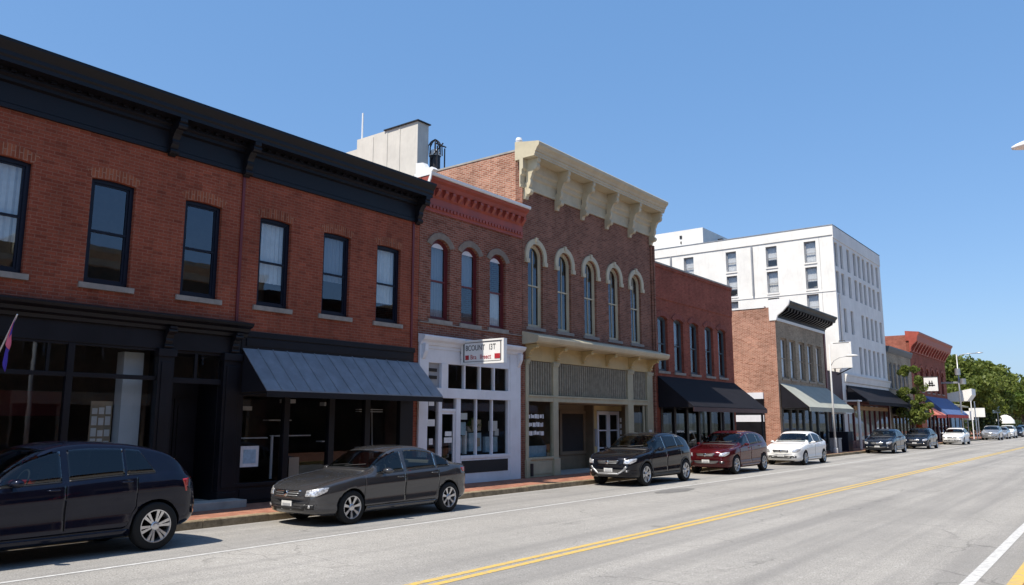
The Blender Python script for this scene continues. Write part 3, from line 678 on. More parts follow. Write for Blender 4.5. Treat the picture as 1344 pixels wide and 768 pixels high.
# ------------------------------------------------------------------ building 2: narrow, red cornice, white shopfront
b2 = thing('narrow_building', 'narrow dark red brick building with red painted cornice, three arched windows and a white shopfront', 'building', (FX, 19.6, .15))
W2 = [17.95, 19.37, 20.81]
shell(b2, 17.02, 22.18, 9.42, [(c_ - .43, c_ + .43, 5.1, 7.62, .26) for c_ in W2] + [(17.3, 21.76, Z0, 3.8, 0)], 'brick_maroon', z0=Z0, depth=14)
for i, c_ in enumerate(W2):
    window(b2, FX, c_, 5.1, .86, 2.52, 'dark_red', .26, .10, .48, curtain=(('blind', .05, .97), ('blind', .5, .97), ('curtain', .05, .50))[i], hood=('hood_stone', .20, 0, .03), fw=.07, toppanel='white')
MB().box(FX + .001, FX + .05, 17.05, 22.15, 4.96, 4.985).build('belt_course', 'stone', b2)
c = MB()
c.prism([(FX + .001, 8.42), (FX + .05, 8.42), (FX + .05, 8.50), (FX + .07, 8.52), (FX + .07, 8.62), (FX + .05, 8.64), (FX + .05, 8.86), (FX + .12, 8.92), (FX + .12, 9.12), (FX + .20, 9.16), (FX + .24, 9.28), (FX + .33, 9.34), (FX + .36, 9.42), (FX + .001, 9.42)], 17.05, 22.14)
co = c.build('cornice', 'red_paint', b2)
d = MB(); y = 17.15
while y < 22.0:
    d.box(FX + .055, FX + .11, y, y + .09, 8.52, 8.62); y += .16
y = 17.2
while y < 22.0:
    d.prism([(FX + .12, 9.12), (FX + .26, 9.12), (FX + .26, 9.05), (FX + .15, 8.92), (FX + .12, 8.90)], y, y + .13); y += .34
d.build('dentil_row', 'red_paint', co)
cp = MB(); cp.prism([(FX - .3, 9.42), (FX + .40, 9.425), (FX + .42, 9.46), (FX + .42, 9.52), (FX - .3, 9.56)], 17.03, 22.16); cp.build('parapet_cap', 'white_metal', co)
f = MB(); f.prism([(FX - .25, 9.56), (FX + .42, 9.52), (FX + .5, 9.58), (FX + .42, 9.66), (FX + .2, 9.64), (FX + .05, 9.86), (FX - .25, 9.9)], 17.04, 17.24)
f.prism([(FX + .02, 8.8), (FX + .2, 8.85), (FX + .4, 9.3), (FX + .44, 9.5), (FX + .36, 9.42), (FX + .22, 9.12), (FX + .02, 9.0)], 17.022, 17.06)
f.build('cornice_scroll', 'white_metal', co)
w = MB()
w.box(FX - .1, FX + .06, 17.05, 17.36, .15, 4.35); w.box(FX - .1, FX + .06, 21.42, 22.0, .15, 4.35)                # outer posts
w.box(FX - .1, FX + .03, 17.36, 21.42, 3.78, 4.35); w.box(FX + .03, FX + .06, 17.4, 21.4, 4.2, 4.34); w.box(FX - .1, FX + .07, 17.36, 21.42, 2.74, 3.04)
w.box(FX - .1, FX + .05, 17.36, 17.45, 2.0, 3.78)
w.box(FX - .1, FX + .05, 18.02, 18.32, 3.04, 3.78)
for y in (19.12, 19.88, 20.6): w.box(FX - .09, FX + .03, y - .03, y + .03, 3.04, 3.78)
w.box(FX - .1, FX + .05, 21.33, 21.42, 3.04, 3.78)
w.box(FX - .1, FX + .03, 17.93, 18.08, .15, 2.74); w.box(FX - .1, FX + .03, 18.74, 18.94, .15, 2.74); w.box(FX - .1, FX + .03, 17.36, 17.45, .15, 2.0)
w.box(FX - .1, FX + .01, 17.36, 17.95, .15, .62)
for y in (19.72, 20.52): w.box(FX - .09, FX + .02, y - .025, y + .025, 1.0, 2.74)
w.box(FX - .1, FX + .07, 18.94, 21.42, .90, 1.0); w.box(FX - .1, FX + .045, 18.94, 21.42, .15, .90); w.box(FX - .1, FX + .03, 21.34, 21.42, 1.0, 2.74)
w.box(FX - .1, FX - .0, 18.08, 18.74, 2.34, 2.42)
sf = w.build('shopfront', 'white', b2, bevel=.006)
cc = MB(); cc.prism([(FX + .061, 4.30), (FX + .10, 4.30), (FX + .13, 4.38), (FX + .24, 4.44), (FX + .28, 4.52), (FX + .28, 4.56), (FX + .001, 4.62), (FX + .001, 4.36), (FX + .061, 4.36)], 17.03, 22.04); cc.build('shop_cornice', 'white', sf)
d = MB(); y = 17.1
for yy in (17.12, 21.8): d.prism([(FX + .061, 4.3), (FX + .22, 4.3), (FX + .2, 4.1), (FX + .1, 3.9), (FX + .061, 3.86)], yy, yy + .14)
d.each('bracket', 'white', sf)
MB().box(FX + .046, FX + .055, 18.98, 21.30, .46, .84).build('apron_panel', 'interior_dark', sf)
gl = MB()
for a, b, z0, z1 in ((17.45, 17.93, .62, 2.74), (18.08, 18.74, 2.42, 2.74), (18.94, 19.69, 1.0, 2.74), (19.75, 20.49, 1.0, 2.74), (20.55, 21.34, 1.0, 2.74), (18.32, 19.09, 3.04, 3.78), (19.15, 19.85, 3.04, 3.78), (19.91, 20.57, 3.04, 3.78), (20.63, 21.33, 3.04, 3.78)):
    gl.add([(FX - .045, a, z0), (FX - .045, b, z0), (FX - .045, b, z1), (FX - .045, a, z1)], [(0, 1, 2, 3)])
gl.each('shop_window', 'glass_shop', sf)
dm = MB(); rects(dm, FX - .08, FX - .03, [(18.085, 18.155, .17, 2.34), (18.665, 18.735, .17, 2.34), (18.155, 18.665, 2.26, 2.34), (18.155, 18.665, .17, .36)])
do = dm.build('door', 'white', sf); MB().add([(FX - .055, 18.155, .36), (FX - .055, 18.665, .36), (FX - .055, 18.665, 2.26), (FX - .055, 18.155, 2.26)], [(0, 1, 2, 3)]).build('door_glass', 'glass_shop', do)
MB().tube([(FX - .02, 18.13, 1.0), (FX + .02, 18.13, 1.02), (FX + .02, 18.13, 1.24), (FX - .02, 18.13, 1.26)], .013).build('handle', 'dark_metal', do)
lv = MB(); lv.box(FX - .09, FX - .05, 17.45, 18.02, 3.04, 3.78); lv.build('louvre_panel', 'grey_frame', sf)
lv = MB()
for z in (3.3, 3.52): lv.box(FX - .049, FX - .03, 17.48, 17.9, z, z + .1)
lv.each('louvre_slot', 'interior_dark', sf)
pp = MB()                                                              # papers taped to the glass and goods in the window
for a, b, c_, d_ in ((17.52, 17.84, 1.90, 2.10), (17.60, 17.76, 1.36, 1.54), (18.30, 18.60, 1.60, 1.74), (18.26, 18.62, 1.40, 1.56), (17.56, 17.80, 2.50, 2.62)): pp.box(FX - .04, FX - .035, a, b, c_, d_)
pp.each('taped_notice', 'paper', sf)
gd = MB()
for a, b, c_, d_, x in ((19.0, 19.45, 1.62, 2.02, .2), (19.0, 19.5, 1.05, 1.58, .4), (19.8, 20.4, 1.1, 1.68, .35), (20.62, 21.25, 1.05, 1.55, .35)): gd.box(FX - x - .12, FX - x, a, b, c_, d_)
gd.each('window_goods', 'paper_blue', sf)
gd = MB()
for a, b, c_, d_, x in ((20.6, 20.95, 1.74, 2.06, .12), (19.05, 19.4, 2.1, 2.3, .1), (19.52, 19.62, 1.02, 1.75, .3), (21.05, 21.25, 1.58, 1.8, .3), (19.9, 20.15, 1.7, 1.9, .5)): gd.box(FX - x - .1, FX - x, a, b, c_, d_)
gd.each('window_goods', 'paper', sf)
gd = MB()
for a, b, c_, d_, x in ((19.15, 19.4, 1.1, 1.45, .39), (20.1, 20.3, 1.25, 1.52, .34), (19.86, 20.3, 1.75, 2.1, .3), (20.7, 20.9, 1.85, 2.05, .19)): gd.box(FX - x - .02, FX - x + .02, a, b, c_, d_)
gd.each('window_goods', 'card', sf)
pl = MB(); rng = random.Random(4); leaf_cloud(pl, (FX - .4, 20.1, 1.95), .15, .3, .2, 120, .12, rng); pl.build('potted_plant', 'leaf_light', sf, recalc=False)
MB().box(FX - .14, FX - .1, 18.95, 21.34, .95, .99).build('window_shelf', 'white', sf)

# ------------------------------------------------------------------ building 3: cream cornice, tan shopfront
b3 = thing('ornate_building', 'tall dark brick building with bracketed cream cornice, five arched windows and a tan shopfront', 'building', (FX, 27.1, .15))
W3 = [22.98, 24.85, 26.70, 28.55, 30.40]
shell(b3, 22.2, 32.04, 11.3, [(c_ - .46, c_ + .46, 5.34, 8.36, .42) for c_ in W3] + [(22.36, 31.6, Z0, 4.70, 0)], 'brick_brown', z0=Z0, side='brick_orange_sunlit', sidez=11.72, depth=16)  # side walls repeat the brown brick with a sunlit tone put into the colour
for i, c_ in enumerate(W3):
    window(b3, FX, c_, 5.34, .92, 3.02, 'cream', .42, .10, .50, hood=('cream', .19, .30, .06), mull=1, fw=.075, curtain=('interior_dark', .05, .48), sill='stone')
c = MB()
yA, yB = 22.02, 32.06
c.prism([(FX + .001, 10.30), (FX + .06, 10.30), (FX + .06, 10.38), (FX + .04, 10.40), (FX + .04, 10.72), (FX + .10, 10.78), (FX + .10, 10.92), (FX + .16, 10.98), (FX + .16, 11.34), (FX + .66, 11.34), (FX + .66, 11.40), (FX + .69, 11.42),
         (FX + .69, 11.50), (FX + .73, 11.52), (FX + .76, 11.60), (FX + .86, 11.70), (FX + .88, 11.80), (FX + .84, 11.84), (FX - .2, 12.0), (FX - .2, 11.31), (FX + .001, 11.31)], yA, yB)
co = c.build('cornice', 'cream', b3)
for y in (22.36, 24.32, 26.10, 27.98, 29.90, 31.84):
    q = MB(); bracket(q, y, .15, FX + .10, FX + .64, 9.98, 11.335); q.prism([(FX + .001, 9.9), (FX + .09, 9.9), (FX + .13, 10.1), (FX + .10, 10.5), (FX + .001, 10.5)], y - .09, y + .09)
    q.build('cornice_bracket', 'cream', co)
q = MB(); q.lathe([(0, -.12), (.1, -.1), (.13, 0), (.1, .1), (0, .12)], (FX - .1, 22.14, 12.06), 'z', 16); q.build('finial', 'white', co)
MB().box(FX + .001, FX + .12, 31.94, 32.06, 5.1, 9.9).build('downpipe', 'brick_brown', b3)
MB().tube([(FX + .05, 31.86, .2), (FX + .05, 31.86, 10.1)], .05).build('downpipe', 'brick_brown', b3)
MB().prism([(FX - 15.9, 11.723), (FX - .31, 11.723), (FX - .31, 11.79), (FX - 15.9, 11.79)], 22.18, 22.48).build('coping', 'concrete', b3)
s = MB()
s.box(FX - .1, FX + .02, 22.36, 31.6, 4.16, 4.70)
s3f = None
t3 = MB()
for a, b in ((22.34, 22.50), (24.0, 24.32), (29.46, 29.92), (31.16, 31.66)):
    t3.box(FX - .12, FX + .04, a, b, .15, 4.16); t3.box(FX - .14, FX + .09, a - .03, b + .03, .15, .75); t3.box(FX - .14, FX + .08, a - .03, b + .03, 4.02, 4.16); t3.box(FX - .14, FX + .10, a - .04, b + .04, 4.10, 4.16)
t3.box(FX - .12, FX + .03, 22.5, 31.16, 2.74, 2.96); t3.box(FX - .12, FX + .06, 22.5, 31.16, 2.90, 2.965)
t3.box(FX - .1, FX + .01, 22.5, 24.0, .15, .76); t3.box(FX - .12, FX + .05, 22.5, 24.0, .74, .82); t3.box(FX + .011, FX + .03, 22.62, 23.9, .24, .66)
t3.box(FX - .1, FX + .01, 29.92, 31.16, .15, .76); t3.box(FX - .12, FX + .05, 29.92, 31.16, .74, .82)
t3.box(FX - .08, FX - .0, 30.86, 30.94, .82, 2.74)
sf = t3.build('shopfront', 'olive_cream', b3, bevel=.008)
fz = s.build('fascia', 'yellow_cream', sf)
ca = MB(); ca.prism([(FX + .001, 4.70), (FX + .60, 4.72), (FX + .62, 4.74), (FX + .66, 4.76), (FX + .70, 4.84), (FX + .72, 4.9), (FX + .70, 4.95), (FX + .02, 5.14), (FX + .001, 5.14)], 22.16, 32.06)
ca.build('shop_cornice', 'cream', sf)
cl = MB(); cl.box(FX + .021, FX + .56, 22.3, 22.34, 4.2, 4.69); 
for y in (22.42, 24.2, 26.0, 27.8, 29.68, 31.4): q = MB(); bracket(q, y, .13, FX + .021, FX + .5, 4.22, 4.695); q.build('bracket', 'yellow_cream', sf)
rb = MB(); rc_ = MB()
for a, b in ((22.5, 24.0), (24.32, 29.46), (29.92, 31.16)):
    rb.box(FX - .09, FX - .06, a, b, 2.96, 4.16); y = a + .06
    while y < b - .04:
        rc_.prism([(FX - .06, y - .028), (FX + .0, y - .022), (FX + .0, y + .022), (FX - .06, y + .028)], 2.98, 4.14, 'z'); y += .15
rc_.build('transom_ribbing', 'rib_light', rb.build('ribbed_transom', 'rib', sf))
gl = MB()
for a, b in ((22.5, 24.0), (29.92, 30.86), (30.94, 31.16)): gl.add([(FX - .05, a, .82), (FX - .05, b, .82), (FX - .05, b, 2.74), (FX - .05, a, 2.74)], [(0, 1, 2, 3)])
gl.each('shop_window', 'glass_shop', sf)
rw = MB()                                                              # recessed entry
RX = FX - 1.4
rw.box(RX - .1, RX, 24.32, 28.42, .15, 2.74); rw.box(RX, FX - .12, 24.28, 24.34, .15, 2.74); rw.box(FX - 1.2, FX - .12, 30.7, 30.76, .15, 2.74); rw.box(RX, FX - .12, 24.3, 30.9, 2.70, 2.76)
rw.box(RX, RX + .06, 26.45, 26.6, .75, 2.5); rw.box(RX, RX + .05, 28.2, 28.36, .75, 2.5); rw.box(RX, RX + .05, 26.6, 28.2, 2.36, 2.5); rw.box(RX, RX + .05, 26.6, 28.2, .75, .88)
rw.box(RX, FX - 1.0, 28.36, 28.44, .15, 2.74)
rc = rw.build('entry_recess', 'brown', sf)
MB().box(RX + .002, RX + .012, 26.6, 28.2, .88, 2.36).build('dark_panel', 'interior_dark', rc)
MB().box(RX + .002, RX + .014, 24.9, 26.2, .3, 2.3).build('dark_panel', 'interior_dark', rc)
DX = FX - 1.0
MB().box(DX - .03, DX, 28.45, 30.7, 2.50, 2.74).build('door_header', 'yellow_cream', sf)
MB().box(DX - .03, DX - .001, 28.44, 28.66, .15, 2.50).build('door_post', 'yellow_cream', sf)
for a, b in ((28.68, 29.56), (29.58, 30.46)):
    dm = MB(); rects(dm, DX - .05, DX + .02, [(a, a + .11, .17, 2.48), (b - .11, b, .17, 2.48), (a + .11, b - .11, 2.33, 2.48), (a + .11, b - .11, .17, .36), (a + .11, b - .11, .95, 1.0), (a + .11, b - .11, 1.66, 1.71)])
    do = dm.build('door', 'white', sf); MB().add([(DX - .02, a + .11, .36), (DX - .02, b - .11, .36), (DX - .02, b - .11, 2.33), (DX - .02, a + .11, 2.33)], [(0, 1, 2, 3)]).build('door_glass', 'glass_shop', do)
bx = MB(); bx.box(DX + .001, DX + .05, 28.46, 28.6, 1.05, 1.75); bx.build('entry_box', 'grey_frame', sf)
pp = MB(); rng = random.Random(9)
for z in (2.20, 1.92, 1.62):                                           # rows of pale lettering on the glass
    y = 22.56
    while y < 23.5:
        wd_ = rng.uniform(.05, .2); pp.box(FX - .046, FX - .043, y, y + wd_, z - .06 + rng.uniform(0, .03), z + .07 + rng.uniform(0, .04)); y += wd_ + rng.uniform(.01, .05)
for j in range(4): pp.box(DX + .021, DX + .024, 30.5, 30.66, 1.25 + j * .26, 1.43 + j * .26)
pp.each('window_notice', 'paper', sf)
MB().box(FX - .3, FX - .28, 22.52, 23.98, .82, 1.2).build('window_lining', 'paper_blue', sf)
MB().box(FX + .05, FX + .06, 31.2, 31.45, 2.1 - .7, 2.1 - .4).build('notice_plate', 'paper', sf)
MB().box(FX + .05, FX + .14, 22.5, 22.62, .2, .62).build('vent_box', 'dark_metal', sf)
MB().box(FX - 1.3, FX + .02, 24.34, 29.46, .12, .19).build('entry_sill', 'concrete', sf)

# ------------------------------------------------------------------ building 4: plain red brick, black awning
b4 = thing('plain_building', 'plain red painted brick building with five sash windows and a deep black awning', 'building', (FX, 36.5, .15))
W4 = [32.86, 34.48, 36.20, 37.95, 39.55]
shell(b4, 32.06, 41.0, 9.15, [(c_ - .5, c_ + .5, 4.30, 6.80, .12) for c_ in W4] + [(32.4, 40.7, Z0, 3.9, 0)], 'brick_plain', z0=Z0, depth=14)
for i, c_ in enumerate(W4):
    window(b4, FX, c_, 4.30, 1.0, 2.50, 'teal_frame', .12, .13, .5, hood=('soldier_plain', .26, 0, .035), fw=.08, curtain=('blind', .55, .97) if i % 2 else None, sill='stone', sillw=.06)
u = MB(); u.prism([(FX + .001, 7.55), (FX + .04, 7.60), (FX + .04, 9.0), (FX + .09, 9.02), (FX + .09, 9.15), (FX + .001, 9.15)], 32.07, 40.99); u.build('parapet_panel', 'brick_plain', b4)
MB().box(FX - .3, FX + .12, 32.06, 41.0, 9.152, 9.22).build('parapet_cap', 'concrete', b4)
s = MB(); s.box(FX - .1, FX + .02, 32.4, 40.7, 2.7, 3.9); s.box(FX - .1, FX + .02, 32.4, 40.7, .15, .6)
for y in (32.5, 33.8, 35.1, 36.4, 37.7, 39.0, 40.6): s.box(FX - .1, FX + .03, y - .1, y + .1, .15, 2.7)
sf = s.build('shopfront', 'black', b4)
gl = MB().add([(FX - .05, 32.5, .6), (FX - .05, 40.6, .6), (FX - .05, 40.6, 2.7), (FX - .05, 32.5, 2.7)], [(0, 1, 2, 3)]); gl.each('shop_window', 'glass_shop', sf)
gd = MB(); rng = random.Random(12)
for i in range(9):
    y = 32.8 + i * .88; gd.box(FX - 1.2, FX - 1.0, y, y + .6, rng.uniform(1.4, 1.8), rng.uniform(2.2, 2.6))
gd.each('window_goods', 'paper_blue', sf)
awning(b4, 32.15, 40.95, 4.06, -14.80, 2.70, .22, 'canvas_black', 'maroon_board')
for y in (35.6, 40.6): MB().tube([(-14.95, y, .15), (-14.95, y, 2.65)], .06, 10).build('awning_post', 'dark_metal', b4)

# ------------------------------------------------------------------ building 5: taupe brick, black cornice, grey awning
b5 = thing('taupe_building', 'taupe brick building with heavy black bracketed cornice, grey awning and orange brick side wall', 'building', (FX, 52.6, .15))
W5 = [49.10, 50.72, 52.50, 54.25, 56.05]
shell(b5, 47.7, 57.5, 8.75, [(c_ - .58, c_ + .58, 4.66, 7.14, 0) for c_ in W5] + [(48.1, 57.2, Z0, 3.6, 0)], 'brick_taupe', z0=Z0, side='brick_orange_sunlit', sidez=8.92, depth=26)
for i, c_ in enumerate(W5): window(b5, FX, c_, 4.66, 1.16, 2.48, 'tan_frame', 0, .10, .5, fw=.07, sill='tan_frame', gl='glass_far', curtain=('curtain', .05, .97), sillw=.06)
MB().prism([(FX - 25.9, 8.923), (FX - .6, 8.923), (FX - .6, 9.02), (FX - 25.9, 9.02)], 47.66, 48.0).build('coping', 'white_metal', b5)
MB().box(FX - .3, FX + .03, 47.66, 47.72, .15, 8.7).build('corner_pier', 'brick_orange_sunlit', b5)
c = MB(); c.prism([(FX + .001, 8.30), (FX + .08, 8.30), (FX + .08, 8.40), (FX + .16, 8.44), (FX + .16, 8.74), (FX + .80, 8.86), (FX + .84, 9.02), (FX + .96, 9.16), (FX + .96, 9.24), (FX - .29, 9.32), (FX - .29, 8.76), (FX + .001, 8.76)], 47.78, 57.6)
co = c.build('cornice', 'black', b5)
d = MB(); y = 48.0
while y < 57.5:
    d.prism([(FX + .16, 8.73), (FX + .78, 8.84), (FX + .72, 8.66), (FX + .3, 8.46), (FX + .16, 8.44)], y, y + .22); y += .56
d.each('modillion', 'black', co)
e = MB(); e.prism([(FX - .31, 8.1), (FX + .10, 8.1), (FX + .2, 8.4), (FX + .5, 8.6), (FX + .90, 9.0), (FX + .98, 9.28), (FX + .3, 9.38), (FX - .31, 9.36)], 47.62, 47.775); e.build('cornice_end', 'white_metal', co)
MB().box(FX + .001, FX + .07, 47.8, 57.5, 8.12, 8.29).build('frieze_trim', 'white_metal', b5)
vt = MB(); vt.lathe([(0, 0), (.75, 0), (.75, .35), (.6, .7), (.3, .88), (0, .92)], (-20.2, 50.0, 8.4), 'z', 24); vt.build('roof_hump', 'brick_orange_sunlit', b5, smooth=False)
bd = MB(); bd.box(-38, FX - .9, 47.60, 47.695, .15, 3.40); bd.build('wall_boarding', 'black', b5)
bd = MB(); bd.box(-38, FX - .9, 47.56, 47.594, 2.06, 2.46); bd.box(-38, FX - .9, 47.56, 47.694, 3.42, 3.80); bd.build('trim_band', 'white', b5)
s = MB(); s.box(FX - .1, FX + .02, 48.1, 57.2, 2.8, 3.6); s.box(FX - .1, FX + .02, 48.1, 57.2, .15, .6)
for y in (48.2, 49.7, 51.0, 52.2, 53.6, 55.1, 57.1): s.box(FX - .1, FX + .03, y - .1, y + .1, .15, 2.8)
sf = s.build('shopfront', 'teal_frame', b5)
MB().add([(FX - .05, 48.2, .6), (FX - .05, 57.1, .6), (FX - .05, 57.1, 2.8), (FX - .05, 48.2, 2.8)], [(0, 1, 2, 3)]).each('shop_window', 'glass_shop', sf)
MB().box(FX - .8, FX - .7, 48.4, 56.9, .6, 2.2).build('display_wall', 'card', sf)
awning(b5, 47.95, 57.35, 4.34, -14.80, 2.92, .26, 'canvas_grey', 'canvas_grey', ends='canvas_black')
MB().box(FX + .001, FX + .06, 57.3, 57.62, 4.3, 8.3).build('end_pier', 'dark_red', b5)

# low maroon link between building 5 and the white block
lk = thing('link_building', 'low dark maroon shop squeezed between the taupe building and the white block', 'building', (FX, 59.4, .15))
shell(lk, 57.64, 61.28, 5.62, [(58.0, 60.9, Z0, 3.0, 0)], 'maroon_board', z0=Z0, depth=10)
s = MB()
for y in (58.05, 58.9, 59.8, 60.85): s.box(FX - .1, FX + .03, y - .06, y + .06, .15, 3.0)
s.box(FX - .1, FX + .03, 58.0, 60.9, .15, .7); sf = s.build('shopfront', 'navy', lk)
MB().add([(FX - .05, 58, .7), (FX - .05, 60.9, .7), (FX - .05, 60.9, 3), (FX - .05, 58, 3)], [(0, 1, 2, 3)]).each('shop_window', 'glass_shop', sf)
MB().box(FX + .02, FX + 1.0, 58.0, 59.6, 2.62, 2.72).build('door_canopy', 'white_metal', lk)
MB().box(FX + .02, FX + 1.3, 60.2, 61.2, 3.5, 3.6).build('door_canopy', 'white_metal', lk)
MB().tube([(FX + 1.1, 61.0, .15), (FX + 1.1, 61.0, 3.5)], .09, 12).build('canopy_post', 'white_metal', lk)

# ------------------------------------------------------------------ white block
hb = thing('white_block', 'tall white stucco block of narrow windows rising behind the brick shops', 'building', (FX, 68.4, .15))
HC = [62.0, 63.4, 65.3, 67.1, 68.5, 69.9, 71.4, 72.8, 74.4]
HR = [(13.65, 15.5), (11.6, 13.3), (8.75, 10.6), (5.75, 7.9)]
HW = .78
ops = []
for ri, (za, zb) in enumerate(HR):
    for ci, cy in enumerate(HC):
        if (ri == 2 and ci in (0, 3)) or (ri == 3 and ci in (0, 1, 2)): continue
        ops.append((cy - HW / 2, cy + HW / 2, za, zb, 0))
shell(hb, 61.3, 75.6, 16.7, ops + [(62.2, 75.2, Z0, 4.4, 0)], 'stucco', z0=Z0, depth=1.0, interior=False)
MB().box(FX - .9, FX - .8, 61.6, 75.3, .2, 16).build('interior_partition', 'interior', hb)
for a, b, za, zb, _ in ops: window(hb, FX, (a + b) / 2, za, HW, zb - za, 'grey_frame', 0, .14, .5, sill=None, gl='glass_far', fw=.05, curtain=('blind', .5, .98) if int(a * 7 + za) % 2 else None)
# the side facing the camera
SC = [-18.22, -21.2, -24.5, -28.2, -31.6, -34.8, -38.0]; SR = [(14.05, 15.70), (12.0, 13.7), (9.9, 11.6), (7.8, 9.5)]
ops2 = [(x - .44, x + .44, za, zb, 0) for x in SC for za, zb in SR]
sw = wall_grid(-44.0, FX - 1.02, Z0, 16.7, ops2, .3); sw.v = [(b, 61.3 - a, c_) for a, b, c_ in sw.v]; sw.build('end_wall', 'stucco', hb)
bk = MB(); bk.box(-44, FX - 1.5, 75.3, 75.6, Z0, 16.7); bk.box(-44, -43.7, 61.6, 75.3, Z0, 16.7); bk.box(-43.7, FX - 1.5, 62.6, 62.7, Z0, 16.1); bk.build('rear_wall', 'stucco', hb)
MB().box(-43.7, FX - .31, 61.61, 75.29, 16.12, 16.3).build('roof', 'roof', hb)
for x in SC:
    for k, (za, zb) in enumerate(SR):
        window(hb, 0, 0, za, .88, zb - za, 'grey_frame', 0, .14, .45, sill='stucco', gl='glass_far', fw=.05, rz=R(-90), pos=(x, 61.3, za), curtain=('curtain', (.36 if (k + int(x)) % 2 else .04), .98), sillw=.04)
MB().box(-44, FX + .02, 61.235, 61.297, 15.98, 16.72).build('parapet_band', 'stucco', hb)
MB().box(-44, FX - .02, 61.262, 61.297, 11.7, 11.8).build('string_course', 'stucco', hb)
MB().box(-44, FX + .06, 61.2, 61.6, 16.722, 16.78).build('parapet_cap', 'metal', hb); MB().box(FX - .3, FX + .06, 61.6, 75.66, 16.722, 16.78).build('parapet_cap', 'dark_metal', hb)
MB().box(FX + .001, FX + .05, 61.24, 75.6, 15.75, 16.715).build('parapet_band', 'stucco', hb)
for x in (-22.75, -29.8): MB().tube([(x, 61.2, 11.9), (x, 61.2, 15.6), (x, 61.24, 15.9)], .07, 8).build('downpipe', 'grey_frame', hb)
MB().tube([(FX + .06, 61.9, 6), (FX + .06, 61.9, 11.5)], .05, 8).build('downpipe', 'grey_frame', hb)
pt = MB(); pt.box(-46, -27.1, 61.9, 68.0, 16.3, 18.25); po = pt.build('penthouse', 'stucco', hb)
q = MB(); q.box(-29.2, -29.0, 61.85, 61.9, 17.55, 17.8); q.box(-29.15, -29.05, 61.86, 61.9, 17.1, 17.3); q.each('wall_vent', 'dark_metal', po)
q = MB(); q.box(-26.9, -26.5, 64.5, 67.5, 16.3, 17.7); q.build('roof_unit', 'dark_metal', hb)
MB().prism([(FX + .001, 4.95), (FX + .1, 5.0), (FX + .18, 5.4), (FX + .24, 5.5), (FX + .24, 5.56), (FX + .001, 5.6)], 61.9, 75.7).build('shop_cornice', 'stucco', hb)
s = MB(); s.box(FX - .1, FX + .02, 62.2, 75.2, 3.3, 4.4); s.box(FX - .1, FX + .02, 62.2, 75.2, .15, .7)
for k in range(9): s.box(FX - .1, FX + .04, 62.2 + k * 1.6, 62.4 + k * 1.6, .15, 3.3)
sf = s.build('shopfront', 'dark_red', hb)
MB().add([(FX - .05, 62.2, .7), (FX - .05, 75.2, .7), (FX - .05, 75.2, 3.3), (FX - .05, 62.2, 3.3)], [(0, 1, 2, 3)]).each('shop_window', 'glass_shop', sf)
MB().box(FX + .06, FX + .16, 63.5, 74.0, 2.95, 3.25).build('sign_board', 'ochre', sf)
awning(hb, 62.2, 75.5, 4.75, -14.95, 3.55, .25, 'canvas_black', 'canvas_black')

# ------------------------------------------------------------------ building 7 and 8, and beyond
b7 = thing('grey_building', 'small grey brick building between the white block and the far red building', 'building', (FX, 80.5, .15))
W7 = [76.9, 78.5, 80.1, 81.7, 83.4]
shell(b7, 75.7, 85.4, 8.6, [(c_ - .5, c_ + .5, 5.0, 7.3, 0) for c_ in W7] + [(76.2, 85.0, Z0, 3.4, 0)], 'brick_taupe', z0=Z0, depth=14)
for c_ in W7: window(b7, FX, c_, 5.0, 1.0, 2.3, 'grey_frame', 0, .1, .5, gl='glass_far', sill='stone', curtain=('curtain', .05, .97))
MB().prism([(FX + .001, 8.1), (FX + .12, 8.2), (FX + .25, 8.55), (FX + .25, 8.68), (FX - .3, 8.72), (FX - .3, 8.61), (FX + .001, 8.61)], 75.7, 85.4).build('cornice', 'teal_frame', b7)
s = MB(); s.box(FX - .1, FX + .02, 76.2, 85.0, 2.6, 3.4)
for k in range(7): s.box(FX - .1, FX + .03, 76.2 + k * 1.43, 76.4 + k * 1.43, .15, 2.6)
sf = s.build('shopfront', 'brown', b7); MB().add([(FX - .05, 76.2, .2), (FX - .05, 85, .2), (FX - .05, 85, 2.6), (FX - .05, 76.2, 2.6)], [(0, 1, 2, 3)]).each('shop_window', 'glass_shop', sf)
awning(b7, 76.0, 85.2, 4.2, -14.9, 2.8, .25, 'canvas_black', 'canvas_coral')

b8 = thing('far_red_building', 'far red brick building with projecting red cornice and bright blue and coral awnings', 'building', (FX, 95, .15))
W8 = [87.5, 90.3, 93.1, 95.9, 98.7, 101.5]
shell(b8, 85.5, 104.0, 9.9, [(c_ - .65, c_ + .65, 5.1, 7.6, .3) for c_ in W8] + [(86.2, 103.4, Z0, 3.6, 0)], 'brick_plain', z0=Z0, side='brick_far', sidez=10.5, depth=18)
for c_ in W8: window(b8, FX, c_, 5.1, 1.3, 2.5, 'dark_red', .3, .12, .5, gl='glass_far', sill='stone', hood=('brick_far', .25, .2, .06), curtain=('blind', .4, .97))
c = MB(); c.prism([(FX + .001, 8.9), (FX + .1, 8.9), (FX + .15, 9.3), (FX + .3, 9.5), (FX + .7, 9.9), (FX + .8, 10.4), (FX + .95, 10.6), (FX + .95, 10.75), (FX - .3, 10.9), (FX - .3, 9.92), (FX + .001, 9.92)], 85.4, 104.1)
co = c.build('cornice', 'red_paint', b8)
d = MB(); y = 86.0
while y < 104:
    d.prism([(FX + .15, 9.3), (FX + .68, 9.88), (FX + .6, 9.6), (FX + .2, 8.95), (FX + .12, 8.95)], y, y + .35); y += 1.4
d.each('modillion', 'red_paint', co)
s = MB(); s.box(FX - .1, FX + .02, 86.2, 103.4, 2.7, 3.6)
for k in range(9): s.box(FX - .1, FX + .05, 86.2 + k * 2.1, 86.6 + k * 2.1, .15, 2.7)
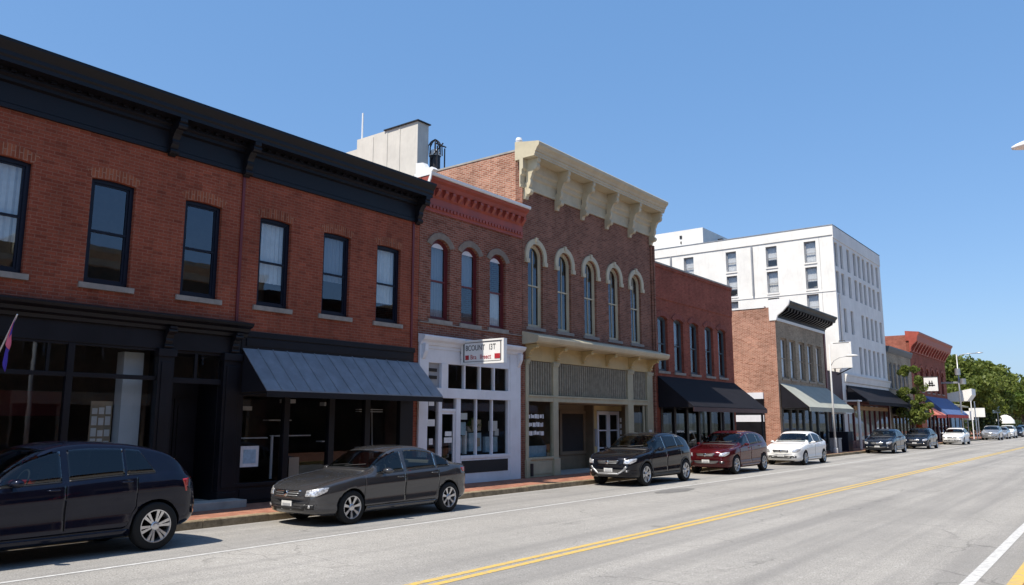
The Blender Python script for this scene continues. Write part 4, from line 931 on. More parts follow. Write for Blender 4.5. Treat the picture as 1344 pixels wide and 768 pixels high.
sf = s.build('shopfront', 'dark_red', b8); MB().add([(FX - .05, 86.2, .2), (FX - .05, 103.4, .2), (FX - .05, 103.4, 2.7), (FX - .05, 86.2, 2.7)], [(0, 1, 2, 3)]).each('shop_window', 'glass_shop', sf)
MB().box(FX + .06, FX + .5, 86.0, 88.4, .15, 2.6).build('shop_pier', 'orange', b8)
awning(b8, 85.7, 90.6, 4.0, -14.6, 2.75, .3, 'canvas_coral', 'canvas_red'); awning(b8, 90.8, 103.8, 4.7, -14.5, 2.85, .35, 'canvas_blue', 'canvas_red')

# the other side of the street, seen in the glass
M['brick_olive'] = brick('brick_olive', (0.10, 0.075, 0.045), (0.15, 0.11, 0.065), (0.16, 0.13, 0.10))
M['brick_umber'] = brick('brick_umber', (0.12, 0.055, 0.035), (0.17, 0.08, 0.05), (0.17, 0.12, 0.1))
OPP = [(-22, -9, 9.9, 'brick_umber', 'umber brick building across the street with white cornice, farthest behind the camera', 'white'), (-9, 4, 10.6, 'brick_olive', 'olive brick building across the street with dark cornice', 'black'),
       (4, 15, 9.7, 'brick_umber', 'umber brick building across the street with cream cornice', 'cream'), (15, 29, 10.8, 'brick_olive', 'tall olive brick building across the street with cream cornice', 'cream'),
       (29, 40, 9.9, 'brick_umber', 'umber brick building across the street with dark cornice', 'black'), (40, 58, 10.4, 'brick_olive', 'widest olive brick building across the street with white cornice', 'white'), (58, 74, 9.6, 'brick_umber', 'umber brick building across the street with teal cornice', 'teal_frame')]
for ya, yb, hh, br, lb_, cm_ in OPP:
    ob = thing('opposite_building', lb_, 'building', (8, (ya + yb) / 2, .15), 'buildings across the street')
    n = int((yb - ya) / 2.4); st_ = (yb - ya) / n
    ops = [(ya + st_ * (k_ + .5) - .5, ya + st_ * (k_ + .5) + .5, 5.2, 7.5, .1) for k_ in range(n)] + [(ya + .6, yb - .6, .3, 3.4, 0)]
    w_ = wall_grid(ya, yb, .1, hh, ops, .3); w_.v = [(8 - a, b, c_) for a, b, c_ in w_.v]; w_.build('wall', br, ob)
    w_ = MB(); w_.box(8.31, 20, ya, ya + .2, .1, hh); w_.box(8.31, 20, yb - .2, yb, .1, hh); w_.box(19.8, 20, ya + .2, yb - .2, .1, hh); w_.build('side_wall', br, ob)
    MB().box(8.31, 19.8, ya + .2, yb - .2, hh - .6, hh - .4).build('roof', 'roof', ob); MB().box(8.5, 8.6, ya + .2, yb - .2, .2, hh - .6).build('interior_partition', 'interior_dark', ob)
    MB().prism([(7.999, hh - .9), (7.9, hh - .85), (7.85, hh - .5), (7.5, hh - .2), (7.45, hh + .05), (8.3, hh + .1), (8.3, hh + .002), (7.999, hh + .002)], ya + .05, yb - .05).build('cornice', cm_, ob)
    for k_ in range(n):
        q = MB(); yc_ = ya + st_ * (k_ + .5); q.box(8.12, 8.2, yc_ - .5, yc_ - .42, 5.2, 7.5); q.box(8.12, 8.2, yc_ + .42, yc_ + .5, 5.2, 7.5); q.box(8.12, 8.2, yc_ - .42, yc_ + .42, 6.3, 6.38); o = q.build('window', 'white', ob)
        MB().add([(8.17, yc_ - .45, 5.2), (8.17, yc_ + .45, 5.2), (8.17, yc_ + .45, 7.5), (8.17, yc_ - .45, 7.5)], [(0, 1, 2, 3)]).build('pane', 'glass_far', o)
    q = MB(); m_ = int((yb - ya) / 2.2)
    for k_ in range(m_ + 1): y_ = ya + .6 + (yb - ya - 1.3) * k_ / m_; q.box(8.05, 8.2, y_, y_ + .12, .3, 3.4)
    q.box(7.98, 8.2, ya + .6, yb - .6, 2.9, 3.5); q.box(8.0, 8.2, ya + .6, yb - .6, .2, .8); o = q.build('shopfront', cm_, ob)
    MB().add([(8.15, ya + .6, .8), (8.15, yb - .6, .8), (8.15, yb - .6, 2.9), (8.15, ya + .6, 2.9)], [(0, 1, 2, 3)]).build('shop_window', 'glass_shop', o)

# rendered tower behind the first two buildings
tw = thing('roof_tower', 'pale rendered tower block rising behind the red brick roofs, with mast', 'tower', (-31.6, 33, .1))
m = MB(); m.box(-34.3, -29.4, 30.0, 30.85, .1, 18.3); m.box(-40, -34.32, 30.05, 30.85, .1, 17.75); m.build('tower_wall', 'tower', tw)
m = MB(); m.box(-32.0, -29.3, 29.9, 30.95, 18.302, 18.36); m.build('roof_cap', 'dark_metal', tw)
for x, a in ((-33.0, .22), (-31.8, .12), (-30.8, .12)): MB().box(x - a / 2, x + a / 2, 29.97, 29.998, 10, 18.15).build('wall_rib', 'tower', tw)
MB().tube([(-34.1, 30.2, 18.2), (-34.1, 30.2, 19.95)], .05, 8).build('mast', 'white_metal', tw)
vn = thing('roof_vent', 'dark round ventilator with caged hood beside the pale tower', 'roof vent', (-29.4, 31.4, 10))
v = MB(); v.lathe([(0, 0), (.30, 0), (.30, 6.75), (.2, 6.8), (0, 6.6)], (-29.4, 31.4, 10.0), 'z', 20); v.build('vent_body', 'dark_metal', vn)
v = MB(); v.lathe([(.34, 6.65), (.34, 6.8), (.22, 7.0), (0, 7.1)], (-29.4, 31.4, 10.0), 'z', 20); v.build('vent_hood', 'white_metal', vn)
v = MB()
for k in range(8):
    t_ = k * math.pi / 4; v.tube([(-29.4 + .40 * math.cos(t_), 31.4 + .40 * math.sin(t_), 16.7), (-29.4 + .38 * math.cos(t_), 31.4 + .38 * math.sin(t_), 17.25), (-29.4 + .22 * math.cos(t_), 31.4 + .22 * math.sin(t_), 17.5), (-29.4, 31.4, 17.65)], .035, 6)
for x, y in ((-28.95, 31.1), (-28.95, 31.7)): v.tube([(x, y, 10), (x, y, 17.1)], .04, 6)
v.tube([(-28.95, 30.95, 17.2), (-28.95, 31.8, 17.2)], .04, 6); v.tube([(-29.4, 31.0, 16.4), (-28.8, 31.4, 17.3)], .04, 6)
v.build('vent_cage', 'dark_metal', vn)

# ------------------------------------------------------------------ signs, flag, lamps
def text_mesh(txt, size, ext=.003, space=1.0):
    cu = bpy.data.curves.new('text', 'FONT'); cu.body = txt; cu.size = size; cu.extrude = ext; cu.space_character = space; cu.align_x = 'LEFT'
    o = bpy.data.objects.new('text', cu); col.objects.link(o)
    me = bpy.data.meshes.new_from_object(o.evaluated_get(bpy.context.evaluated_depsgraph_get()))
    bpy.data.objects.remove(o); bpy.data.curves.remove(cu); return me
sg = thing('shop_sign', 'white projecting sign with grey and red lettering above the white shopfront', 'sign', (FX + .05, 18.9, 3.75))
xa, xb, za, zb, ys = -16.40, -14.72, 3.78, 4.52, 18.85
MB().box(xa + .03, xb - .03, ys + .02, ys + .14, za + .03, zb - .03).build('sign_face', 'white_metal', sg)
f = MB(); rects(f, 0, 0, []);
for a, b, c_, d_ in ((xa, xa + .05, za, zb), (xb - .06, xb, za, zb), (xa + .05, xb - .06, za, za + .05), (xa + .05, xb - .06, zb - .05, zb)): f.box(a, b, ys, ys + .16, c_, d_)
f.build('sign_frame', 'white_metal', sg)
f = MB()
for a, b, c_, d_ in ((xa + .075, xa + .12, za + .07, zb - .07), (xb - .14, xb - .105, za + .07, zb - .07), (xa + .12, xb - .14, za + .07, za + .085), (xa + .12, xb - .14, zb - .085, zb - .07)): f.box(a, b, ys + .012, ys + .0195, c_, d_)
f.build('sign_border', 'grey_ink', sg)
o_ = ORG[sg]
def sign_text(txt, size, x, z, mat, sx=1.0, parent=sg):
    me = text_mesh(txt, size); me.materials.clear(); me.materials.append(M[mat])
    o = link('lettering', me, parent, (x - o_[0], ys + .014 - o_[1], z - o_[2])); o.rotation_euler = (R(90), 0, 0); o.scale = (sx, 1, 1); return o
sign_text('8COUNT', .24, xa + .17, 4.20, 'grey_ink', .78); sign_text('I3T', .25, xa + 1.10, 4.20, 'grey_ink', .78)
sign_text('Bra', .2, xa + .36, 3.93, 'red_ink', .9); sign_text('Ilreect', .2, xa + .74, 3.93, 'red_ink', .85)
q = MB(); q.box(xa + .16, xa + .30, ys + .01, ys + .0195, 3.92, 4.06); q.box(xb - .36, xb - .15, ys + .01, ys + .0195, 3.92, 4.07); q.each('red_block', 'red_ink', sg)
q = MB(); q.tube([(FX + .02, ys + .08, 4.15), (xa + .05, ys + .08, 4.15)], .025, 8); q.tube([(FX + .02, ys + .08, 3.95), (xa + .05, ys + .08, 3.95)], .02, 8); q.tube([(FX + .02, ys + .08, 4.9), (xb - .3, ys + .08, 4.5)], .008, 6); q.build('sign_bracket', 'dark_metal', sg)

fl = thing('hanging_flag', 'small purple and pink flag on a short pole by the left black shopfront', 'flag', (FX + .36, 5.9, 3.6))
MB().tube([(FX + .05, 5.95, 3.25), (FX + .72, 5.95, 3.93)], .014, 8).build('flag_pole', 'white_metal', fl)
def cloth(x0, z0, x1, z1, drop, mat, name, ph=0, y=5.95):
    b = MB(); nu, nv = 8, 12; vs = []
    for i in range(nu + 1):
        for j in range(nv + 1):
            u, v_ = i / nu, j / nv
            x = x0 + (x1 - x0) * u; z = z0 + (z1 - z0) * u - drop * v_ * (1 - .25 * u)
            vs.append((x - .30 * v_ * u, y + .05 * math.sin(5 * u + 3 * v_ + ph) * v_, z))
    b.add(vs, [(i * (nv + 1) + j, (i + 1) * (nv + 1) + j, (i + 1) * (nv + 1) + j + 1, i * (nv + 1) + j + 1) for i in range(nu) for j in range(nv)])
    o = b.build(name, mat, fl, smooth=True); sd = o.modifiers.new('thick', 'SOLIDIFY'); sd.thickness = .003; return o
M['flag_purple'] = paint('flag_purple', (0.07, 0.045, 0.42), 0.8); M['flag_pink'] = paint('flag_pink', (0.72, 0.15, 0.22), 0.8)
cloth(FX + .42, 3.62, FX + .70, 3.90, .72, 'flag_purple', 'flag_cloth'); cloth(FX + .52, 3.70, FX + .695, 3.88, .40, 'flag_pink', 'flag_stripe', 0, 5.944)

bs_ = thing('blank_sign', 'large blank white projecting sign box beside the taupe building', 'sign', (-15.45, 60.0, 5.7))
MB().box(-16.76, -15.36, 59.95, 60.2, 5.86, 7.72).build('sign_face', 'white_metal', bs_, bevel=.02)
q = MB(); q.box(-16.6, -15.5, 59.94, 59.949, 7.66, 7.70); q.tube([(-16.66, 60.28, 5.3), (-16.66, 60.28, 7.6)], .05); q.tube([(-16.55, 60.28, 5.4), (-15.5, 60.28, 5.9)], .04); q.tube([(-16.2, 60.08, 7.7), (-16.2, 60.08, 7.84), (-15.8, 60.08, 7.84), (-15.8, 60.08, 7.7)], .03); q.build('sign_bracket', 'dark_metal', bs_)

es = thing('hanging_sign', 'small white square sign with dark emblem on the far red building', 'sign', (-15.4, 87, 5.1))
MB().box(-15.75, -14.55, 87.0, 87.12, 5.05, 6.35).build('sign_face', 'white_metal', es)
q = MB(); q.box(-15.36, -14.94, 86.98, 86.995, 5.75, 5.86); q.box(-15.5, -14.8, 86.98, 86.995, 5.55, 5.66); q.box(-15.3, -15.22, 86.98, 86.995, 5.5, 6.05); q.box(-15.08, -15.0, 86.98, 86.995, 5.5, 6.05); q.build('emblem', 'dark_metal', es)
MB().tube([(FX, 87.06, 6.42), (-14.5, 87.06, 6.42)], .03).build('sign_bracket', 'dark_metal', es)

def lamp(name, label, x, y, h, arm, mat='white_metal', up=.25, r=.075, extra=None, armz=None, loc_z=.15):
    t = thing(name, label, 'street lamp', (x, y, loc_z), 'street lamps')
    p = MB(); p.tube([(x, y, loc_z), (x, y, loc_z + h * .5), (x, y, h)], [r * 1.15, r, r * .75], 12); p.build('lamp_post', mat, t, smooth=True)
    b = MB(); b.lathe([(0, 0), (r * 2.4, 0), (r * 2.4, .25), (r * 1.6, .32), (r * 1.5, .9), (r, .95)], (x, y, loc_z), 'z', 16); b.build('post_base', mat, t)
    az = armz or h - .1; s_ = 1 if arm > 0 else -1
    a = MB(); a.tube([(x, y, az - .25), (x + arm * .2, y, az + up * .3), (x + arm * .55, y, az + up * .85), (x + arm * .95, y, az + up)], r * .45, 8); a.build('lamp_arm', mat, t, smooth=True)
    hx = x + arm
    hd = MB(); n = 12; prof = []
    for i in range(n + 1):
        q = i / n; prof.append((hx - s_ * .12 + s_ * .72 * q, az + up, .02 + .13 * math.sin(math.pi * min(1, .12 + q * .86)) ** .7))
    vs = []; m_ = 14
    for px, pz, rr in prof:
        for k in range(m_):
            a_ = 2 * math.pi * k / m_; zz = math.sin(a_) * rr * (.75 if math.sin(a_) > 0 else .32); vs.append((px, y + math.cos(a_) * rr * 1.15, pz + zz))
    hd.add(vs, [(i * m_ + k, i * m_ + (k + 1) % m_, (i + 1) * m_ + (k + 1) % m_, (i + 1) * m_ + k) for i in range(n) for k in range(m_)] + [tuple(range(m_)), tuple(range(n * m_, (n + 1) * m_))])
    hd.build('lamp_head', mat, t, smooth=True)
    return t
lamp('street_lamp', 'slim pale street lamp on the kerb in front of the grey awning', -14.72, 52.3, 6.9, 1.1, 'lamp_grey', armz=5.75, up=.35, r=.06)
t = lamp('street_lamp', 'tall utility street lamp with cylinder boxes before the far trees', -14.72, 100.6, 9.5, 2.0, 'metal', .15, .09)
q = MB(); q.lathe([(0, 0), (.28, 0), (.28, .7), (0, .75)], (-14.72, 100.3, 7.2), 'z', 14); q.box(-16.9, -14.8, 100.5, 100.65, 6.3, 6.5); q.lathe([(0, 0), (.3, 0), (.3, .6), (0, .6)], (-14.3, 100.5, 6.2), 'z', 14); q.build('pole_box', 'metal', t)
lamp('street_lamp', 'white cobra head street lamp reaching over the road at the right edge', 1.0, 13.6, 6.3, -1.42, 'white_metal', .05, armz=5.98)

cb = thing('control_cabinet', 'grey metal cabinet at the foot of the slim pale street lamp', 'cabinet', (-14.95, 53.3, .15))
q = MB(); q.box(-15.25, -14.7, 53.0, 53.6, .15, 1.0); q.build('cabinet_body', 'grey_frame', cb, bevel=.02); q = MB(); q.box(-15.28, -14.67, 52.97, 53.63, 1.0, 1.05); q.build('cabinet_lid', 'metal', cb)
pc = thing('planter_box', 'dark navy planter box on the sidewalk behind the slim lamp', 'planter', (-15.6, 56.8, .15))
q = MB(); q.box(-16.2, -15.0, 56.3, 57.4, .15, 1.35); q.build('planter_wall', 'navy', pc, bevel=.02); MB().box(-16.24, -14.96, 56.26, 57.44, 1.35, 1.41).build('planter_rim', 'navy', pc)

# ------------------------------------------------------------------ trees
def tree(label, x, y, h, rad, nl, size, mat, trunk_h, seed, clumps=26, group=None, name='street_tree', tr=.16, squash=1.0, holes=.0):
    rng = random.Random(seed); t = thing(name, label, 'tree', (x, y, .1), group)
    b = MB(); top = trunk_h + (h - trunk_h) * .6
    path = [(x, y, .1)]; rr = [tr * 1.5]
    for i in range(1, 7):
        q = i / 6; path.append((x + rng.uniform(-.06, .06) * h * q * .4, y + rng.uniform(-.06, .06) * h * q * .4, .1 + top * q)); rr.append(tr * (1.15 - .95 * q))
    b.tube(path, rr, 10)
    cl = []
    for k in range(clumps):
        th_ = rng.uniform(0, 6.283); q = rng.random(); zz = trunk_h + (h - trunk_h) * (.08 + .9 * q)
        prof = math.sin(math.pi * min(1, .16 + .80 * q)) ** .75
        rd = rad * prof * rng.uniform(.35, 1.0)
        c_ = (x + rd * math.cos(th_), y + rd * math.sin(th_), zz); cl.append(c_)
        st = path[rng.randint(2, 5)]
        mid = ((st[0] + c_[0]) / 2, (st[1] + c_[1]) / 2, (st[2] * .6 + c_[2] * .4))
        if k % 2 == 0: b.tube([st, mid, c_], [tr * .4, tr * .25, tr * .06], 6)
    b.build('trunk', 'bark', t)
    lf = MB()
    for c_ in cl:
        s_ = rad * rng.uniform(.17, .40)
        leaf_cloud(lf, c_, s_, s_, s_ * .72 * squash, nl // clumps, size, rng, .6)
    lf.build('crown', mat, t, recalc=False); return t
tree('young leafy street tree standing before the grey building', -15.0, 76.6, 6.9, 1.55, 5200, .22, 'leaf', 1.7, 23, 34, tr=.09)
tree('tall broad green tree closing the street behind the blue awning', -20, 128, 10.2, 6.2, 15000, .50, 'leaf', 3.0, 31, 44, tr=.3, name='shade_tree')
tree('wide spreading tree standing right of the broad tree', -17.5, 142, 10.8, 4.9, 13000, .52, 'leaf', 3.2, 32, 40, tr=.3, name='shade_tree')
tree('smaller light green tree lowest at the right edge', -15.5, 172, 8.6, 4.8, 10000, .5, 'leaf_light', 3.0, 33, 34, tr=.25, name='shade_tree')
tree('dark tree behind the far white canopy', -23, 116, 8.0, 4.6, 9000, .48, 'leaf', 2.6, 34, 30, tr=.25, name='shade_tree')
tree('low rounded tree behind the silver car', -19.5, 134, 8.0, 5.0, 9000, .5, 'leaf_dark', 1.2, 35, 30, tr=.25, name='shade_tree')
tree('far light green tree farthest down the street', -13.0, 200, 10.0, 5.5, 8000, .6, 'leaf_light', 2.6, 36, 30, tr=.25, name='shade_tree')
tree('far dark tree rising between the two light green trees', -20.0, 190, 10.0, 6.0, 8000, .65, 'leaf', 2.6, 37, 30, tr=.25, name='shade_tree')

hd = MB(); rng = random.Random(44)
for i in range(60): leaf_cloud(hd, (-17.5 + rng.uniform(-1.5, 1.5), 118 + i * 1.5, rng.uniform(.8, 2.6)), 1.5, 1.5, 1.2, 60, .4, rng)
o = hd.build('undergrowth', 'leaf_dark', recalc=False); tag(o, 'dark shrubbery massed along the far kerb under the trees', 'shrubs', kind='stuff')

# far canopy, signs
cn = thing('market_canopy', 'pale tilted canopy on posts past the far red building', 'canopy', (-16, 108, .15))
q = MB(); q.prism([(-17.8, 5.2), (-14.3, 5.9), (-14.3, 5.2), (-14.8, 4.5), (-17.8, 4.4)], 106, 109.0); q.build('canopy_top', 'canvas_white', cn)
q = MB()
for x, y in ((-17.6, 106.2), (-14.5, 106.2), (-14.5, 108.8), (-17.6, 108.8)): q.tube([(x, y, .15), (x, y, 4.5)], .06)
q.build('canopy_post', 'white_metal', cn)
lb = thing('low_shop', 'low dark shop with a shaded green roof beyond the far red building', 'building', (-18, 110, .15))
q = MB(); q.box(-24, FX, 104.4, 114, .15, 3.9); q.build('wall', 'interior_dark', lb); MB().prism([(-24.2, 4.6), (-20, 4.9), (FX + .6, 4.0), (FX + .6, 3.85), (-24.2, 3.9)], 104.2, 114.2).build('roof', 'olive_cream', lb)
q = MB(); q.box(FX + .001, FX + .05, 105, 107, .8, 2.6); q.box(FX + .001, FX + .05, 108, 110, .8, 2.6); q.box(FX + .001, FX + .05, 111, 113, .8, 2.6); q.build('window', 'paper_blue', lb)
def post_sign(label, x, y, z, w, h, mat, hgt=None, tilt=0, name='post_sign', mat2=None):
    t = thing(name, label, 'sign', (x, y, .15))
    MB().box(x - w / 2, x + w / 2, y, y + .12, z, z + h).build('sign_face', mat, t)
    if mat2: MB().box(x - w / 2 - .15, x + w / 2 + .05, y - .02, y - .001, z - h * .8, z - .1).build('sign_panel', mat2, t)
    MB().tube([(x + .05, y + .06, .1), (x + .05, y + .06, z + h * .5)], .06).build('sign_post', 'metal', t)
post_sign('white box sign on a post left of the silver car', -14.75, 104, 2.3, 1.4, 1.0, 'white_metal')
post_sign('pale green board sign on a post behind the silver car', -15.0, 114, 2.7, 1.7, 1.1, 'canvas_white')
post_sign('white over blue street banner hanging on a post under the trees', -14.8, 131, 4.4, .75, 1.3, 'white_metal', mat2='paper_blue')
gz = thing('round_canopy', 'small white domed canopy far along the kerb', 'canopy', (-14.9, 140, .15))
q = MB(); q.lathe([(1.3, 0), (1.2, .5), (.8, 1.0), (.3, 1.25), (0, 1.3)], (-14.9, 140, 1.9), 'z', 18); q.build('canopy_top', 'canvas_white', gz, smooth=True)
MB().tube([(-14.9, 140, .15), (-14.9, 140, 3.1)], .06).build('canopy_post', 'metal', gz)

# ------------------------------------------------------------------ cars
def pchip(keys):
    xs = [k[0] for k in keys]; ys = [k[1] for k in keys]; n = len(xs)
    h = [xs[i + 1] - xs[i] for i in range(n - 1)]; d = [(ys[i + 1] - ys[i]) / h[i] for i in range(n - 1)]
    m = [0.0] * n; m[0] = d[0]; m[-1] = d[-1]
    for i in range(1, n - 1):
        if d[i - 1] * d[i] > 0:
            w1 = 2 * h[i] + h[i - 1]; w2 = h[i] + 2 * h[i - 1]; m[i] = (w1 + w2) / (w1 / d[i - 1] + w2 / d[i])
    def f(x):
        if x <= xs[0]: return ys[0]
        if x >= xs[-1]: return ys[-1]
        i = max(j for j in range(n - 1) if xs[j] <= x)
        t = (x - xs[i]) / h[i]; a = 2 * t ** 3 - 3 * t * t + 1; b = t ** 3 - 2 * t * t + t; c_ = -2 * t ** 3 + 3 * t * t; e = t ** 3 - t * t
        return a * ys[i] + b * h[i] * m[i] + c_ * ys[i + 1] + e * h[i] * m[i + 1]
    return f

SEDAN = dict(L=4.72, W=.88, H=1.47, wr=.325, wf=.98, wb=3.86,
    zt=[(0, .56), (.03, .66), (.10, .735), (.30, .81), (.80, .90), (1.25, .965), (1.42, 1.02), (2.08, 1.395), (2.45, 1.455), (2.8, 1.468), (3.2, 1.42), (3.55, 1.30), (3.98, 1.11), (4.3, 1.06), (4.6, 1.02), (4.68, .94), (4.72, .78)],
    zs=[(0, .50), (.03, .60), (.10, .67), (.30, .735), (.80, .815), (1.3, .885), (2.4, .93), (3.4, .965), (4.1, .985), (4.55, .95), (4.66, .88), (4.72, .70)],
    zb=[(0, .36), (.06, .26), (.3, .20), (.9, .18), (3.9, .19), (4.4, .25), (4.66, .32), (4.72, .42)],
    w=[(0, .60), (.04, .70), (.12, .77), (.35, .84), (.8, .875), (1.4, .88), (3.5, .88), (4.1, .865), (4.5, .81), (4.66, .73), (4.72, .62)],
    g0=1.42, g1=3.98, pil=[(2.42, 2.52), (3.42, 3.47)], end=3.86, doors=[(1.30, 2.46), (2.47, 3.52)], hatch=None)
SUV = dict(L=4.70, W=.925, H=1.70, wr=.37, wf=.96, wb=3.84,
    zt=[(0, .66), (.03, .84), (.10, .92), (.30, .99), (.80, 1.06), (1.15, 1.11), (1.32, 1.17), (1.95, 1.54), (2.3, 1.645), (2.75, 1.69), (3.3, 1.665), (3.8, 1.575), (4.12, 1.46), (4.42, 1.22), (4.58, 1.08), (4.66, .94), (4.70, .76)],
    zs=[(0, .58), (.03, .74), (.10, .82), (.30, .89), (.80, .975), (1.3, 1.04), (2.4, 1.10), (3.4, 1.155), (4.1, 1.17), (4.45, 1.09), (4.6, .98), (4.70, .68)],
    zb=[(0, .42), (.06, .32), (.3, .26), (.9, .24), (3.8, .25), (4.3, .32), (4.58, .38), (4.70, .48)],
    w=[(0, .64), (.04, .75), (.12, .82), (.35, .885), (.8, .92), (1.4, .925), (3.5, .925), (4.1, .905), (4.45, .86), (4.62, .78), (4.70, .68)],
    g0=1.32, g1=4.42, pil=[(2.38, 2.48), (3.30, 3.34)], end=3.80, doors=[(1.28, 2.43), (2.44, 3.50)], hatch=True)

def car_ends(S):
    e = [S['g0'] + .22 * S['L'] / 4.7] + [v for p in S['pil'] for v in p] + [S['end']]
    return [v + (.028 if i % 2 == 0 else -.028) for i, v in enumerate(e)]
def car_body(S, st=1.0):
    F = {k: pchip(S[k]) for k in ('zt', 'zs', 'zb', 'w')}
    L = S['L']
    def sec(s):
        zt, zs, zb, w = F['zt'](s), F['zs'](s), F['zb'](s), F['w'](s)
        zt = max(zt, zs + .02); g = zt - zs; hb = zs - zb
        tum = min(1, g / .35)
        wsh = w - .025 - .03 * tum
        wr = wsh - .42 * max(0, g - .10) - .10 * (1 - tum)
        zr = zs + g * (.86 + .0 * tum) if g > .2 else zs + g * (.55 + .31 * g / .2)
        P = [(0, zb), (w * .55, zb), (w - .12, zb + .004), (w - .045, zb + .05), (w - .012, zb + .20 * hb), (w - .024, zb + .40 * hb), (w - .018, zb + .58 * hb), (w, zb + .72 * hb), (w - .004, zb + .80 * hb), (w - .022, zs - .012), (wsh, zs + .012)]
        for z_ in (zs + .012 + min(.034, .1 * g), zs + max(.05 if g > .1 else .3 * g, .775 * g)): t = min(1, (z_ - zs - .012) / max(1e-4, zr - zs - .012)); P.append((wsh + (wr - wsh) * t + .012 * tum * math.sin(math.pi * t), z_))
        P += [(wr, zr), (wr - .035 - .03 * (1 - tum), zr + (zt - zr) * .42), (wr * .84, zr + (zt - zr) * .68), (wr * .6, zr + (zt - zr) * .88), (wr * .3, zt - .004 * tum), (0, zt)]
        return P
    ss = sorted(set([round(x, 4) for k in ('zt', 'w') for x, _ in S[k]] + [round(L * i / 72, 4) for i in range(73)] + [.015, .06, L - .015, L - .03, L - .06] + [round(v, 4) for v in car_ends(S)]))
    ke = [round(v, 4) for v in car_ends(S)]; ss = [a for i, a in enumerate(ss) if a in ke or a in (0, L) or not any(abs(a - b) < .012 for b in ke + ss[:i][-1:])]
    def bow(s, x, z):
        q = (x / S['W']) ** 2
        b = 0
        if s < .9: b += .20 * q * (1 - s / .9) ** 1.5
        if s > L - .8: b -= .16 * q * ((s - L + .8) / .8) ** 1.5
        return b
    def wbow(s, x, z):
        zs = F['zs'](s); zt = F['zt'](s)
        if z > zs + .02 and S['g0'] - .35 < s < 2.5:
            k = min(1, (s - S['g0'] + .35) / .35) * min(1, (2.5 - s) / .5); return .13 * (x / .7) ** 2 * k * min(1, (z - zs) / .1)
        return 0
    mb = MB(); rows = []
    for s in ss:
        P = sec(s); ring = [(x, z) for x, z in P] + [(-x, z) for x, z in P[-2:0:-1]]
        rows.append([(x, s + bow(s, x, z) + wbow(s, x, z), z) for x, z in ring])
    n = len(rows[0])
    for r_ in rows: mb.v += r_
    for i in range(len(rows) - 1):
        for k in range(n): mb.f.append((i * n + k, i * n + (k + 1) % n, (i + 1) * n + (k + 1) % n, (i + 1) * n + k))
    mb.f.append(tuple(range(n))[::-1]); mb.f.append(tuple((len(rows) - 1) * n + k for k in range(n)))
    return mb, F, sec

def resample(pl, n):
    d = [0]
    for a, b in zip(pl, pl[1:]): d.append(d[-1] + math.hypot(b[0] - a[0], b[1] - a[1]))
    out = []
    for i in range(n + 1):
        t = d[-1] * i / n; j = 0
        while j < len(d) - 2 and d[j + 1] < t: j += 1
        q = (t - d[j]) / max(1e-9, d[j + 1] - d[j]); out.append((pl[j][0] + (pl[j + 1][0] - pl[j][0]) * q, pl[j][1] + (pl[j + 1][1] - pl[j][1]) * q))
    return out

def panel(bvh, bot, top, d, u, nu=14, nv=8, off=.005, mb=None, base=(0, 0, 0)):
    mb = mb or MB(); d = Vector(d).normalized(); u = Vector(u); base = Vector(base)
    B = resample(bot, nu); T = resample(top, nu); pts = []
    for i in range(nu + 1):
        for j in range(nv + 1):
            t = j / nv; a = B[i][0] * (1 - t) + T[i][0] * t; z = B[i][1] * (1 - t) + T[i][1] * t
            p = base + u * a + Vector((0, 0, z)); h = bvh.ray_cast(p - d * 4, d)
            if h[0] is None:
                q = bvh.find_nearest(p); pts.append((q[0], -d))
            else:
                nn = h[1]; nn = -nn if nn.dot(d) > 0 else nn; pts.append((h[0], nn))
    W = nv + 1; o = len(mb.v)
    for p, nn in pts: mb.v.append(tuple(p + nn * off))
    for i in range(nu):
        for j in range(nv): mb.f.append((o + i * W + j, o + (i + 1) * W + j, o + (i + 1) * W + j + 1, o + i * W + j + 1))
    bd = [i * W for i in range(nu + 1)] + [nu * W + j for j in range(1, W)] + [i * W + nv for i in range(nu - 1, -1, -1)] + [j for j in range(nv - 1, 0, -1)]
    e = len(mb.v)
    for k in bd: mb.v.append(tuple(pts[k][0] - pts[k][1] * .006))
    m_ = len(bd)
    for k in range(m_): mb.f.append((o + bd[k], o + bd[(k + 1) % m_], e + (k + 1) % m_, e + k))
    return mb

